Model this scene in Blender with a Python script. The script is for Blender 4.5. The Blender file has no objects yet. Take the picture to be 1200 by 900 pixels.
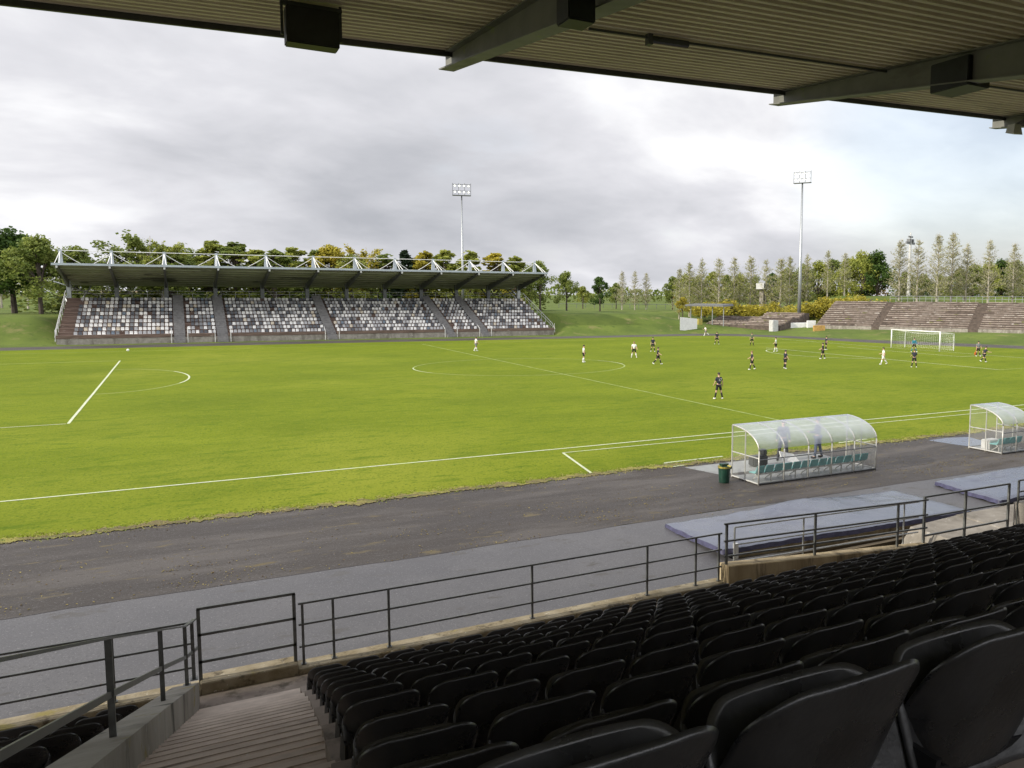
import bpy, bmesh, math, random
from math import radians, sin, cos, pi, sqrt, exp
from mathutils import Vector, Matrix, noise
random.seed(7)
scene = bpy.context.scene
col = scene.collection

# ---------------------------------------------------------------- camera
CAM = Vector((25.3505, -32.8215, 6.9451))
YAW, PITCH, ROLL, FPX, PX, PY = 0.5001, -0.0935, 0.0053, 946.97, 125.14, -15.73
_f = Vector((sin(YAW)*cos(PITCH), cos(YAW)*cos(PITCH), sin(PITCH)))
_r = Vector((cos(YAW), -sin(YAW), 0)); _u = _r.cross(_f)
CR = _r*cos(ROLL) + _u*sin(ROLL); CU = -_r*sin(ROLL) + _u*cos(ROLL)
cd = bpy.data.cameras.new('camera'); cam = bpy.data.objects.new('camera', cd); col.objects.link(cam)
cam.matrix_world = Matrix(((CR.x, CU.x, -_f.x, CAM.x), (CR.y, CU.y, -_f.y, CAM.y), (CR.z, CU.z, -_f.z, CAM.z), (0, 0, 0, 1)))
cd.sensor_fit = 'HORIZONTAL'; cd.sensor_width = 36; cd.lens = FPX/1200*36
cd.shift_x = -PX/1200; cd.shift_y = PY/1200
cd.clip_start = 0.05; cd.clip_end = 6000
scene.camera = cam
scene.render.resolution_x = 1024; scene.render.resolution_y = 768

def ray(x, y): return _f + CR*((x-600-PX)/FPX) - CU*((y-450-PY)/FPX)
def atz(x, y, z=0.0): d = ray(x, y); return CAM + d*((z-CAM.z)/d.z)
def aty(x, y, Y): d = ray(x, y); return CAM + d*((Y-CAM.y)/d.y)
def atx(x, y, X): d = ray(x, y); return CAM + d*((X-CAM.x)/d.x)
def atd(x, y, dist): d = ray(x, y); return CAM + d*dist          # dist = depth along the view axis

# ---------------------------------------------------------------- world, sun, exposure
SUN_DIR = Vector((-1.0, 0.08, 0.50)).normalized()               # towards the sun
SUN_EL = math.asin(SUN_DIR.z)
w = bpy.data.worlds.new('World'); scene.world = w; w.use_nodes = True
nt = w.node_tree; nt.nodes.clear(); N = nt.nodes.new; L = nt.links.new
def mth(op, a, b=None, c=None, clamp=False):
    n = N('ShaderNodeMath'); n.operation = op; n.use_clamp = clamp
    for i, v in enumerate((a, b, c)):
        if v is None: continue
        if isinstance(v, (int, float)): n.inputs[i].default_value = v
        else: L(v, n.inputs[i])
    return n.outputs[0]
def sstep(v, a, b):
    n = N('ShaderNodeMapRange'); n.interpolation_type = 'SMOOTHSTEP'; L(v, n.inputs[0])
    n.inputs[1].default_value = a; n.inputs[2].default_value = b; return n.outputs[0]
def dotdir(vec, d):
    n = N('ShaderNodeVectorMath'); n.operation = 'DOT_PRODUCT'; L(vec, n.inputs[0]); n.inputs[1].default_value = d; return n.outputs['Value']
out = N('ShaderNodeOutputWorld'); sky = N('ShaderNodeTexSky'); sky.sky_type = 'NISHITA'; sky.sun_disc = False
sky.sun_elevation = SUN_EL; sky.sun_rotation = math.atan2(SUN_DIR.x, SUN_DIR.y)
sky.air_density = 1; sky.dust_density = 2.5
bg1 = N('ShaderNodeBackground'); L(sky.outputs[0], bg1.inputs[0]); bg1.inputs[1].default_value = 0.15
tc = N('ShaderNodeTexCoord'); nrm = N('ShaderNodeVectorMath'); nrm.operation = 'NORMALIZE'; L(tc.outputs['Generated'], nrm.inputs[0])
D = nrm.outputs[0]; sx = N('ShaderNodeSeparateXYZ'); L(D, sx.inputs[0])
zz = mth('ADD', mth('MAXIMUM', sx.outputs[2], 0.0), 0.30)
cx = N('ShaderNodeCombineXYZ'); L(mth('DIVIDE', sx.outputs[0], zz), cx.inputs[0]); L(mth('DIVIDE', sx.outputs[1], zz), cx.inputs[1])
def wnoise(scale, detail, rough, dist, off):
    m = N('ShaderNodeMapping'); L(cx.outputs[0], m.inputs[0]); m.inputs['Location'].default_value = off; m.inputs['Rotation'].default_value = (0, 0, -0.5)
    m.inputs['Scale'].default_value = (1.0, 1.15, 1)
    n = N('ShaderNodeTexNoise'); L(m.outputs[0], n.inputs['Vector']); n.inputs['Scale'].default_value = scale
    n.inputs['Detail'].default_value = detail; n.inputs['Roughness'].default_value = rough; n.inputs['Distortion'].default_value = dist
    return n.outputs[0]
n1 = wnoise(0.75, 8, 0.50, 0.35, (2.3, 5.1, 0)); n2 = wnoise(2.6, 10, 0.52, 0.25, (7.7, 1.2, 3))
v = mth('ADD', mth('MULTIPLY_ADD', n1, 0.85, -0.16), mth('MULTIPLY', n2, 0.45))
dB = ray(880, 150).normalized(); dBl = ray(1150, 175).normalized(); dDk = ray(600, 215).normalized(); dTL = ray(60, 60).normalized()
blue0 = sstep(dotdir(D, dBl), 0.965, 0.995)
bright = sstep(dotdir(D, dB), 0.945, 0.998)
dark = sstep(dotdir(D, dDk), 0.90, 0.995)
topl = sstep(dotdir(D, dTL), 0.86, 0.99)
v = mth('ADD', v, mth('MULTIPLY', bright, 0.07)); v = mth('ADD', v, mth('MULTIPLY', blue0, 0.02)); v = mth('SUBTRACT', v, mth('MULTIPLY', dark, 0.06)); v = mth('ADD', v, mth('MULTIPLY', topl, 0.07))
cr = N('ShaderNodeValToRGB'); L(v, cr.inputs[0])
e = cr.color_ramp.elements; e[0].position = 0.30; e[0].color = (0.35, 0.36, 0.39, 1); e[1].position = 0.72; e[1].color = (0.82, 0.82, 0.825, 1)
m1 = e.new(0.44); m1.color = (0.455, 0.46, 0.49, 1); m2 = e.new(0.55); m2.color = (0.565, 0.565, 0.595, 1)
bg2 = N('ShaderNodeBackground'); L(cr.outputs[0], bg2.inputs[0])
# an overcast sky is brighter overhead; unseen brightness added behind the stand lights its interior
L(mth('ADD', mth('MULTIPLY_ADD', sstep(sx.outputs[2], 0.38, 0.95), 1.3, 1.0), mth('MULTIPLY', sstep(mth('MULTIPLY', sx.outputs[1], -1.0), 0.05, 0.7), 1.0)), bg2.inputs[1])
blue = sstep(dotdir(D, dBl), 0.972, 0.997)
hole = sstep(n2, 0.56, 0.70)
mask = mth('SUBTRACT', 1.0, mth('MAXIMUM', mth('MULTIPLY', blue, 0.40), mth('MULTIPLY', hole, 0.10)), clamp=True)
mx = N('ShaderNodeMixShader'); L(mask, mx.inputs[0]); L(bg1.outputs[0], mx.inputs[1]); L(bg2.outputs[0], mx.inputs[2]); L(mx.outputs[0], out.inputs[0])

sl = bpy.data.lights.new('sun', 'SUN'); sl.energy = 3.6; sl.angle = radians(1.5); sl.color = (1.0, 0.93, 0.80)
so = bpy.data.objects.new('sun', sl); col.objects.link(so); so.rotation_euler = SUN_DIR.to_track_quat('Z', 'Y').to_euler(); so.location = (0, 0, 60)
scene.view_settings.view_transform = 'Standard'; scene.view_settings.look = 'None'; scene.view_settings.exposure = 0.50; scene.view_settings.gamma = 1
scene.view_settings.use_curve_mapping = False

# ---------------------------------------------------------------- materials
def mat(name, base, rough=0.8, vary=0.25, scale=3.0, base2=None, bump=0.0, bscale=None, metal=0.0, streak=None, rvar=0.0, detail=6, coords='Object', lo=0.35, hi=0.65, spec=None, extra=None, bdist=0.02):
    m = bpy.data.materials.new(name); m.use_nodes = True; t = m.node_tree; n = t.nodes; l = t.links
    b = n['Principled BSDF']; b.inputs['Roughness'].default_value = rough; b.inputs['Metallic'].default_value = metal
    if spec is not None: b.inputs['Specular IOR Level'].default_value = spec
    tcn = n.new('ShaderNodeTexCoord'); mp = n.new('ShaderNodeMapping'); l.new(tcn.outputs[coords], mp.inputs[0])
    if streak: mp.inputs['Scale'].default_value = streak
    nz = n.new('ShaderNodeTexNoise'); nz.inputs['Scale'].default_value = scale; nz.inputs['Detail'].default_value = detail; nz.inputs['Roughness'].default_value = 0.6
    l.new(mp.outputs[0], nz.inputs['Vector'])
    r = n.new('ShaderNodeValToRGB'); l.new(nz.outputs[0], r.inputs[0])
    b1 = base2 if base2 else tuple(c*(1-vary) for c in base); b0 = base if base2 else tuple(min(1, c*(1+vary)) for c in base)
    r.color_ramp.elements[0].position = lo; r.color_ramp.elements[0].color = (*b1, 1)
    r.color_ramp.elements[1].position = hi; r.color_ramp.elements[1].color = (*b0, 1)
    c = r.outputs[0]
    if extra:                                              # second layer: (colour, scale, threshold, width, streak)
        for (ec, es, th, wd, st) in extra:
            mp2 = n.new('ShaderNodeMapping'); l.new(tcn.outputs[coords], mp2.inputs[0])
            mp2.inputs['Location'].default_value = (es*3.1, es*1.7, 5.2)
            if st: mp2.inputs['Scale'].default_value = st
            z2 = n.new('ShaderNodeTexNoise'); z2.inputs['Scale'].default_value = es; z2.inputs['Detail'].default_value = 8; z2.inputs['Roughness'].default_value = 0.65
            l.new(mp2.outputs[0], z2.inputs['Vector'])
            mr = n.new('ShaderNodeMapRange'); mr.inputs[1].default_value = th; mr.inputs[2].default_value = th+wd; l.new(z2.outputs[0], mr.inputs[0])
            mi = n.new('ShaderNodeMix'); mi.data_type = 'RGBA'; l.new(mr.outputs[0], mi.inputs[0]); l.new(c, mi.inputs[6]); mi.inputs[7].default_value = (*ec, 1)
            c = mi.outputs[2]
    l.new(c, b.inputs['Base Color'])
    if rvar:
        mr = n.new('ShaderNodeMapRange'); l.new(nz.outputs[0], mr.inputs[0]); mr.inputs[1].default_value = 0.3; mr.inputs[2].default_value = 0.7
        mr.inputs[3].default_value = max(0.05, rough-rvar); mr.inputs[4].default_value = min(1, rough+rvar); l.new(mr.outputs[0], b.inputs['Roughness'])
    if bump:
        z = n.new('ShaderNodeTexNoise'); z.inputs['Scale'].default_value = bscale or scale*4; z.inputs['Detail'].default_value = 6; l.new(mp.outputs[0], z.inputs['Vector'])
        bp = n.new('ShaderNodeBump'); bp.inputs['Strength'].default_value = bump; bp.inputs['Distance'].default_value = bdist; l.new(z.outputs[0], bp.inputs['Height']); l.new(bp.outputs[0], b.inputs['Normal'])
    return m
M = {}
M['grass'] = mat('pitch_grass', (0.150, 0.184, 0.011), 0.9, base2=(0.098, 0.132, 0.007), scale=0.09, bump=0.6, bscale=9, streak=(1, 1.6, 1), detail=9, lo=0.3, hi=0.7, spec=0.08, bdist=0.06,
                 extra=[((0.180, 0.202, 0.020), 0.05, 0.50, 0.22, None), ((0.078, 0.122, 0.006), 1.1, 0.52, 0.18, (0.6, 1.6, 1)), ((0.168, 0.195, 0.018), 3.5, 0.54, 0.16, (0.7, 1.5, 1)), ((0.066, 0.108, 0.006), 8, 0.54, 0.12, None)])
M['bank'] = mat('bank_grass', (0.105, 0.140, 0.022), 0.9, base2=(0.06, 0.09, 0.014), scale=0.12, bump=0.5, bscale=7, detail=9, spec=0.2, bdist=0.05,
                extra=[((0.17, 0.15, 0.06), 0.35, 0.56, 0.16, None), ((0.05, 0.08, 0.012), 1.3, 0.55, 0.15, None)])
M['fringe'] = mat('dry_fringe', (0.16, 0.13, 0.04), 0.95, base2=(0.07, 0.055, 0.03), scale=2.2, bump=0.6, bscale=10, extra=[((0.21, 0.19, 0.035), 1.4, 0.5, 0.1, (0.4, 1, 1)), ((0.10, 0.13, 0.02), 3, 0.55, 0.1, None)])
M['track'] = mat('track_asphalt', (0.076, 0.067, 0.061), 0.66, base2=(0.034, 0.027, 0.022), scale=0.45, streak=(0.30, 1.5, 1), bump=0.5, bscale=45, rvar=0.18, detail=12, spec=0.4, lo=0.44, hi=0.60,
                 extra=[((0.040, 0.032, 0.026), 0.6, 0.52, 0.10, (0.25, 1.1, 1)), ((0.12, 0.115, 0.115), 20, 0.58, 0.06, None), ((0.03, 0.026, 0.024), 16, 0.60, 0.05, None), ((0.10, 0.078, 0.035), 2.0, 0.60, 0.08, (0.4, 1.4, 1))])
M['apron'] = mat('apron_asphalt', (0.106, 0.104, 0.109), 0.50, base2=(0.070, 0.068, 0.072), scale=0.5, bump=0.35, bscale=40, rvar=0.15, detail=12, spec=0.4,
                 extra=[((0.19, 0.185, 0.19), 24, 0.58, 0.06, None), ((0.075, 0.073, 0.077), 0.25, 0.54, 0.12, (0.6, 1.0, 1)), ((0.06, 0.058, 0.06), 18, 0.58, 0.05, None), ((0.07, 0.065, 0.06), 1.6, 0.60, 0.06, (0.6, 1.3, 1))])
M['line'] = mat('line_paint', (0.44, 0.47, 0.33), 0.85, scale=3, vary=0.15, extra=[((0.42, 0.50, 0.22), 2.0, 0.52, 0.12, None)])
M['line_faint'] = mat('faint_line_paint', (0.22, 0.27, 0.08), 0.85, scale=1.5, vary=0.15, extra=[((0.15, 0.20, 0.02), 0.9, 0.48, 0.16, None)])
M['conc'] = mat('concrete', (0.30, 0.275, 0.24), 0.85, base2=(0.19, 0.17, 0.145), scale=1.5, bump=0.3, bscale=20, extra=[((0.13, 0.115, 0.09), 0.9, 0.52, 0.15, (1, 1, 0.3)), ((0.38, 0.36, 0.33), 6, 0.60, 0.06, None)])
M['stair'] = mat('stair_concrete', (0.62, 0.50, 0.42), 0.8, base2=(0.42, 0.35, 0.30), scale=1.2, bump=0.25, bscale=25, extra=[((0.22, 0.18, 0.15), 0.8, 0.50, 0.16, (1, 2, 1)), ((0.55, 0.50, 0.46), 9, 0.60, 0.05, None)])
M['moss'] = mat('mossy_concrete', (0.33, 0.285, 0.20), 0.9, base2=(0.20, 0.16, 0.09), scale=2.5, bump=0.5, bscale=25, extra=[((0.24, 0.20, 0.06), 1.6, 0.58, 0.08, None), ((0.10, 0.08, 0.05), 3.5, 0.56, 0.08, None), ((0.5, 0.47, 0.38), 12, 0.64, 0.04, None)])
M['terr'] = mat('terrace_concrete', (0.34, 0.29, 0.25), 0.9, base2=(0.20, 0.165, 0.14), scale=1.6, bump=0.2, extra=[((0.12, 0.10, 0.08), 2, 0.56, 0.1, None)])
M['wallbrown'] = mat('stained_wall', (0.42, 0.34, 0.21), 0.9, base2=(0.26, 0.20, 0.11), scale=1.2, streak=(2.2, 2.2, 0.5), bump=0.25, extra=[((0.12, 0.09, 0.05), 1.4, 0.53, 0.12, (2.0, 2.0, 0.25))])
M['rail'] = mat('rail_steel', (0.13, 0.135, 0.13), 0.45, vary=0.3, scale=6, metal=0.35, rvar=0.12, extra=[((0.10, 0.06, 0.03), 9, 0.66, 0.05, None)])
M['galv'] = mat('galvanised_steel', (0.34, 0.355, 0.36), 0.42, vary=0.15, scale=5, metal=0.7)
M['seatblk'] = mat('black_seat_plastic', (0.024, 0.0245, 0.025), 0.30, vary=0.4, scale=5, rvar=0.13, bump=0.06, bscale=60, extra=[((0.034, 0.034, 0.034), 5.0, 0.56, 0.2, None)], spec=0.8)
M['seatpan'] = mat('lighter_seat_plastic', (0.060, 0.061, 0.063), 0.34, vary=0.35, scale=6, rvar=0.12, bump=0.06, bscale=60, spec=0.8)  # seat pans get a lighter grey than the backrests
M['seatmet'] = mat('seat_bracket', (0.02, 0.02, 0.022), 0.5, metal=0.3)
M['roofdeck'] = mat('ribbed_roof_sheet', (0.74, 0.67, 0.49), 0.6, base2=(0.60, 0.54, 0.39), scale=0.7, streak=(0.5, 1.5, 1), extra=[((0.40, 0.35, 0.24), 0.5, 0.56, 0.12, (0.4, 2, 1))])
M['beam'] = mat('beam_paint', (0.15, 0.15, 0.13), 0.55, vary=0.2, scale=1.3, extra=[((0.09, 0.085, 0.07), 1.1, 0.57, 0.1, (1, 0.3, 1)), ((0.16, 0.19, 0.08), 2.2, 0.62, 0.08, None)])
M['fascia'] = mat('fascia_steel', (0.055, 0.058, 0.06), 0.5, vary=0.25, scale=2)
M['boxblk'] = mat('black_cabinet', (0.012, 0.013, 0.015), 0.5, vary=0.4, scale=4)
M['tarp'] = mat('blue_grey_tarp', (0.120, 0.134, 0.180), 0.26, base2=(0.078, 0.088, 0.125), scale=0.8, streak=(1, 0.5, 1), bump=0.25, bscale=2.4, rvar=0.12, extra=[((0.07, 0.075, 0.115), 0.7, 0.55, 0.14, (0.6, 1.4, 1))], bdist=0.05)
M['tarpedge'] = mat('tarp_side', (0.055, 0.055, 0.105), 0.5, vary=0.3, scale=5)
M['timber'] = mat('wet_timber', (0.12, 0.09, 0.05), 0.8, base2=(0.05, 0.038, 0.024), scale=1.5, streak=(0.4, 4, 6))
M['white'] = mat('white_paint', (0.66, 0.66, 0.64), 0.5, vary=0.08, scale=3)
M['lite'] = mat('grey_paint', (0.45, 0.45, 0.44), 0.5, vary=0.12, scale=3)
M['teal'] = mat('teal_seat_plastic', (0.13, 0.33, 0.33), 0.45, vary=0.15, scale=3)
M['binp'] = mat('green_bin_plastic', (0.008, 0.04, 0.026), 0.4, vary=0.3, scale=4)
M['yel'] = mat('yellow_bag', (0.32, 0.27, 0.06), 0.5, vary=0.3, scale=8)
M['floor2'] = mat('damp_slab', (0.24, 0.25, 0.24), 0.45, base2=(0.15, 0.15, 0.145), scale=1.2, rvar=0.15)
M['frame'] = mat('dugout_frame', (0.48, 0.47, 0.44), 0.4, vary=0.15, scale=4, metal=0.4)
M['dframe'] = mat('dark_frame', (0.13, 0.135, 0.14), 0.45, vary=0.2, scale=4, metal=0.4)
def sheetmat(name, color, alpha, rough=0.25):
    m = bpy.data.materials.new(name); m.use_nodes = True; t = m.node_tree; n = t.nodes; l = t.links
    b = n['Principled BSDF']; o = n['Material Output']; tr = n.new('ShaderNodeBsdfTransparent'); mi = n.new('ShaderNodeMixShader')
    tcn = n.new('ShaderNodeTexCoord'); nz = n.new('ShaderNodeTexNoise'); nz.inputs['Scale'].default_value = 2.0; nz.inputs['Detail'].default_value = 6; l.new(tcn.outputs['Object'], nz.inputs['Vector'])
    mr = n.new('ShaderNodeMapRange'); l.new(nz.outputs[0], mr.inputs[0]); mr.inputs[1].default_value = 0.3; mr.inputs[2].default_value = 0.7; mr.inputs[3].default_value = alpha*0.85; mr.inputs[4].default_value = min(1, alpha*1.12)
    b.inputs['Base Color'].default_value = (*color, 1); b.inputs['Roughness'].default_value = rough
    l.new(mr.outputs[0], mi.inputs[0]); l.new(tr.outputs[0], mi.inputs[1]); l.new(b.outputs[0], mi.inputs[2]); l.new(mi.outputs[0], o.inputs[0])
    return m
M['poly_roof'] = sheetmat('polycarbonate_roof', (0.50, 0.54, 0.60), 0.55, 0.22)
M['poly_wall'] = sheetmat('polycarbonate_wall', (0.55, 0.58, 0.55), 0.11, 0.15)
def emis(name, c, s):
    m = bpy.data.materials.new(name); m.use_nodes = True; b = m.node_tree.nodes['Principled BSDF']
    b.inputs['Base Color'].default_value = (*c, 1); b.inputs['Emission Color'].default_value = (*c, 1); b.inputs['Emission Strength'].default_value = s; return m
M['lamp'] = emis('floodlight_lens', (1, 1, 0.97), 0.55)

# ---------------------------------------------------------------- mesh helpers
class MB:
    def __init__(s): s.v = []; s.f = []; s.m = []
    def add(s, vs, fs, mi=0):
        o = len(s.v); s.v += [tuple(p) for p in vs]; s.f += [tuple(i+o for i in f) for f in fs]; s.m += [mi]*len(fs); return s
    def box(s, a, b, mi=0, mtx=None):
        x0, y0, z0 = a; x1, y1, z1 = b
        vs = [Vector(p) for p in ((x0,y0,z0),(x1,y0,z0),(x1,y1,z0),(x0,y1,z0),(x0,y0,z1),(x1,y0,z1),(x1,y1,z1),(x0,y1,z1))]
        if mtx is not None: vs = [mtx @ p for p in vs]
        return s.add(vs, [(0,3,2,1),(4,5,6,7),(0,1,5,4),(1,2,6,5),(2,3,7,6),(3,0,4,7)], mi)
    def hexa(s, p, mi=0):                                   # 8 points, bottom ring then top ring
        return s.add(p, [(0,3,2,1),(4,5,6,7),(0,1,5,4),(1,2,6,5),(2,3,7,6),(3,0,4,7)], mi)
    def bar(s, a, b, w, h, mi=0, up=Vector((0, 0, 1))):
        a = Vector(a); b = Vector(b); d = (b-a).normalized(); u = up
        if abs(d.dot(u)) > 0.98: u = Vector((0, 1, 0))
        x = d.cross(u).normalized(); y = x.cross(d).normalized()
        vs = [p + x*(sx*w/2) + y*(sy*h/2) for p in (a, b) for sx, sy in ((-1,-1),(1,-1),(1,1),(-1,1))]
        return s.add(vs, [(0,3,2,1),(4,5,6,7),(0,1,5,4),(1,2,6,5),(2,3,7,6),(3,0,4,7)], mi)
    def tube(s, pts, r, n=8, mi=0, cap=True):
        pts = [Vector(p) for p in pts]; rs = r if isinstance(r, (list, tuple)) else [r]*len(pts)
        ref = Vector((0.03, 0.07, 1)).normalized(); rings = []; px = None
        for i, p in enumerate(pts):
            d = (pts[min(i+1, len(pts)-1)] - pts[max(i-1, 0)]).normalized()
            x = d.cross(ref) if px is None else px - d*px.dot(d)
            if x.length < 1e-3: x = d.cross(Vector((1, 0, 0)))
            x.normalize(); px = x; y = d.cross(x)
            rings.append([p + (x*cos(2*pi*k/n) + y*sin(2*pi*k/n))*rs[i] for k in range(n)])
        fs = [(i*n+k, i*n+(k+1) % n, (i+1)*n+(k+1) % n, (i+1)*n+k) for i in range(len(pts)-1) for k in range(n)]
        if cap: fs += [tuple(range(n))[::-1], tuple((len(pts)-1)*n+k for k in range(n))]
        return s.add([q for r_ in rings for q in r_], fs, mi)
    def build(s, name, mats, parent=None, smooth=False, loc=None):
        me = bpy.data.meshes.new(name); me.from_pydata(s.v, [], s.f)
        for m in (mats if isinstance(mats, (list, tuple)) else [mats]): me.materials.append(m)
        me.polygons.foreach_set('material_index', s.m)
        if smooth: me.polygons.foreach_set('use_smooth', [True]*len(s.f))
        me.update(); o = bpy.data.objects.new(name, me); col.objects.link(o)
        if parent: o.parent = parent
        if loc is not None: o.location = loc
        return o
def fixn(o):
    bm = bmesh.new(); bm.from_mesh(o.data); bmesh.ops.recalc_face_normals(bm, faces=bm.faces); bm.to_mesh(o.data); bm.free(); return o
def tag(o, label=None, cat=None, group=None, kind=None):
    for k, v in (('label', label), ('category', cat), ('group', group), ('kind', kind)):
        if v: o[k] = v
    return o
def empty(name, loc=(0, 0, 0), rz=0, label=None, cat=None, group=None):
    o = bpy.data.objects.new(name, None); o.location = loc; o.rotation_euler = (0, 0, rz); o.empty_display_size = 0.3; col.objects.link(o)
    return tag(o, label, cat, group)
def copy_tree(o, parent=None):
    c = o.copy(); col.objects.link(c); c.parent = parent
    for ch in list(o.children): copy_tree(ch, c)
    return c
def structure(o): return tag(o, kind='structure')
def local(root, p): return Vector(p) - root.location
def bevel(o, w, seg=2):
    bm = bmesh.new(); bm.from_mesh(o.data); bmesh.ops.remove_doubles(bm, verts=bm.verts, dist=1e-4)
    bmesh.ops.bevel(bm, geom=[e for e in bm.edges if e.calc_face_angle(0) > 0.5], offset=w, segments=seg, affect='EDGES'); bm.to_mesh(o.data); bm.free(); return o
ORD = ['first','second','third','fourth','fifth','sixth','seventh','eighth','ninth','tenth','eleventh','twelfth','thirteenth','fourteenth','fifteenth','sixteenth','seventeenth','eighteenth','nineteenth',
       'twentieth'] + ['twenty-'+s for s in ('first','second','third','fourth','fifth','sixth','seventh','eighth','ninth')] + ['thirtieth'] + ['thirty-'+s for s in ('first','second','third','fourth','fifth','sixth','seventh','eighth','ninth')] + ['fortieth'] + ['forty-'+s for s in ('first','second','third','fourth','fifth')]

# ================================================================ THE GROUND
TI = [(-90,85.2),(35,85.2),(60,84.4),(78,83.4),(95,83.2),(105,82),(110.5,78),(113,72),(114.8,62),(117,53),(120.7,44.7),(124.8,36),(127,26),(127.5,14),(124,4),(117,-3),(105,-5.5)]
TO = [(-90,91.6),(35,91.6),(60,90.3),(78,89.2),(94,88.6),(107,88.6),(113.5,85),(117,78),(119.8,67),(123,58.7),(127,49.7),(131,40),(134,28),(134.5,13),(130,0),(121,-9),(108,-11.9)]
def smooth_line(P, n=5):
    out = []
    for i in range(len(P)-1):
        p0, p1, p2, p3 = (Vector(P[max(i-1, 0)]), Vector(P[i]), Vector(P[i+1]), Vector(P[min(i+2, len(P)-1)]))
        for k in range(n):
            t = k/n; out.append(0.5*((2*p1)+(p2-p0)*t+(2*p0-5*p1+4*p2-p3)*t*t+(3*p1-p0-3*p2+p3)*t**3))
    out.append(Vector(P[-1])); return out
SI = smooth_line(TI); SO = smooth_line(TO)
def ss(x, a, b):
    t = min(1, max(0, (x-a)/(b-a))); return t*t*(3-2*t)
def outside(x, y):
    best = 1e9; side = 0; q = Vector((x, y))
    for i in range(len(SO)-1):
        a, b = SO[i], SO[i+1]; ab = b-a; t = max(0, min(1, (q-a).dot(ab)/ab.length_squared)); c = a+ab*t; d = (q-c).length
        if d < best: best = d; side = ab.x*(q.y-c.y)-ab.y*(q.x-c.x)
    return best if side > 0 else -best
def hgt(x, y):
    if y < -8: return 0.0
    sm = ss(x, 9.5, 11.5)*ss(84.3, 82.6-0.0, 82.6) if False else (ss(x, 9.6, 11.3)*(1-ss(x, 82.5, 84.2))*(1-ss(y, 108.5, 112)))
    d = outside(x, y)
    if d <= 0: return 0.0
    if sm > 0: return (1-sm)*hgt0(x, y, d)
    return hgt0(x, y, d)
def hgt0(x, y, d):
    wr = ss(x+0.25*(y-88), 106, 124)
    pf = 3.5*ss(d, 1.2, 13)
    pr = 1.0*ss(d, 1, 16) + 2.0*ss(d, 24, 44)*ss(y, 80, 100)
    s2 = ss(y-0.6*(x-130), 100, 86) if y > 0 else 1
    pr += 4.0*ss(d, 24, 33)*s2*(1 if y > -30 else 0)
    return pf*(1-wr)+pr*wr
def axis(a, b, st, far):
    L_ = [a+st*i for i in range(int((b-a)/st)+1)]; s = st; v1 = L_[-1]
    while v1 < far: s *= 1.5; v1 += s; L_.append(v1)
    s = st; v0 = L_[0]
    while v0 > -far: s *= 1.5; v0 -= s; L_.insert(0, v0)
    return L_
xs = axis(-60, 200, 2.5, 3500); ys = axis(-45, 190, 2.5, 3500)
mb = MB(); mb.v = [(x, y, hgt(x, y) + (0.12*noise.noise(Vector((x*0.12, y*0.12, 0))) if outside(x, y) > 3 and y > 0 else 0)) for y in ys for x in xs] if False else []
for y in ys:
    for x in xs:
        h = hgt(x, y); mb.v.append((x, y, h + (0.18*noise.noise(Vector((x*0.11, y*0.11, 0)))*min(1, h) if h > 0.2 else 0) - 0.02))
nx = len(xs)
for j in range(len(ys)-1):
    for i in range(nx-1): mb.f.append((j*nx+i, j*nx+i+1, (j+1)*nx+i+1, (j+1)*nx+i)); mb.m.append(0)
structure(mb.build('ground', M['bank'], smooth=True))
def flat(name, pts, z, m):
    bm = bmesh.new(); vs = [bm.verts.new((p[0], p[1], z)) for p in pts]; f = bm.faces.new(vs); bmesh.ops.triangulate(bm, faces=[f])
    bmesh.ops.recalc_face_normals(bm, faces=bm.faces)
    me = bpy.data.meshes.new(name); bm.to_mesh(me); bm.free()
    if me.polygons and me.polygons[0].normal.z < 0: me.flip_normals()
    me.materials.append(m); o = bpy.data.objects.new(name, me); col.objects.link(o); return o
def strip(name, A, B, z, m):
    mb = MB(); n = len(A); mb.add([(p[0], p[1], z) for p in A]+[(p[0], p[1], z) for p in B], [(i, n+i, n+i+1, i+1) for i in range(n-1)])
    o = mb.build(name, m)
    if o.data.polygons[0].normal.z < 0: o.data.flip_normals()
    return o
def nz1(x, s, k=0): return noise.noise(Vector((x*s, k*7.3, 0.5)))
structure(flat('apron', [(-90, -11.9), (140, -11.9), (140, -36), (-90, -36)], 0.002, M['apron']))
near_edge = [(x*0.05, -5.5+0.22*nz1(x*0.05, 0.6)+0.14*nz1(x*0.05, 3.3, 2)+0.16*nz1(x*0.05, 11, 5)+0.10*nz1(x*0.05, 31, 7)) for x in range(-400, 2100)]
structure(flat('running_track', [(-90, -12.0)]+[(x*0.5, -11.95+0.10*nz1(x*0.5, 0.35, 3)+0.05*nz1(x*0.5, 1.4, 8)) for x in range(0, 200)]+[tuple(p) for p in reversed(SO)], 0.008, M['track']))
structure(flat('pitch', [(-90, -5.5)]+near_edge+[tuple(p) for p in reversed(SI)], 0.016, M['grass']))
fr_in = [(p[0], p[1]+0.22+0.30*abs(nz1(p[0], 0.8, 4))+0.30*nz1(p[0], 4, 6)+0.2*nz1(p[0], 17, 9)) for p in near_edge]
fr_out = [(p[0], p[1]-0.06-0.22*abs(nz1(p[0], 1.6, 9))-0.10*nz1(p[0], 8, 11)-0.08*nz1(p[0], 29, 3)) for p in near_edge]
tag(strip('dry_grass_fringe', fr_out, fr_in, 0.030, M['fringe']), 'dry yellowed grass and dirt along the near edge of the pitch', 'dry grass', kind='stuff')
tuft = MB(); Rt = random.Random(21)
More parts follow.
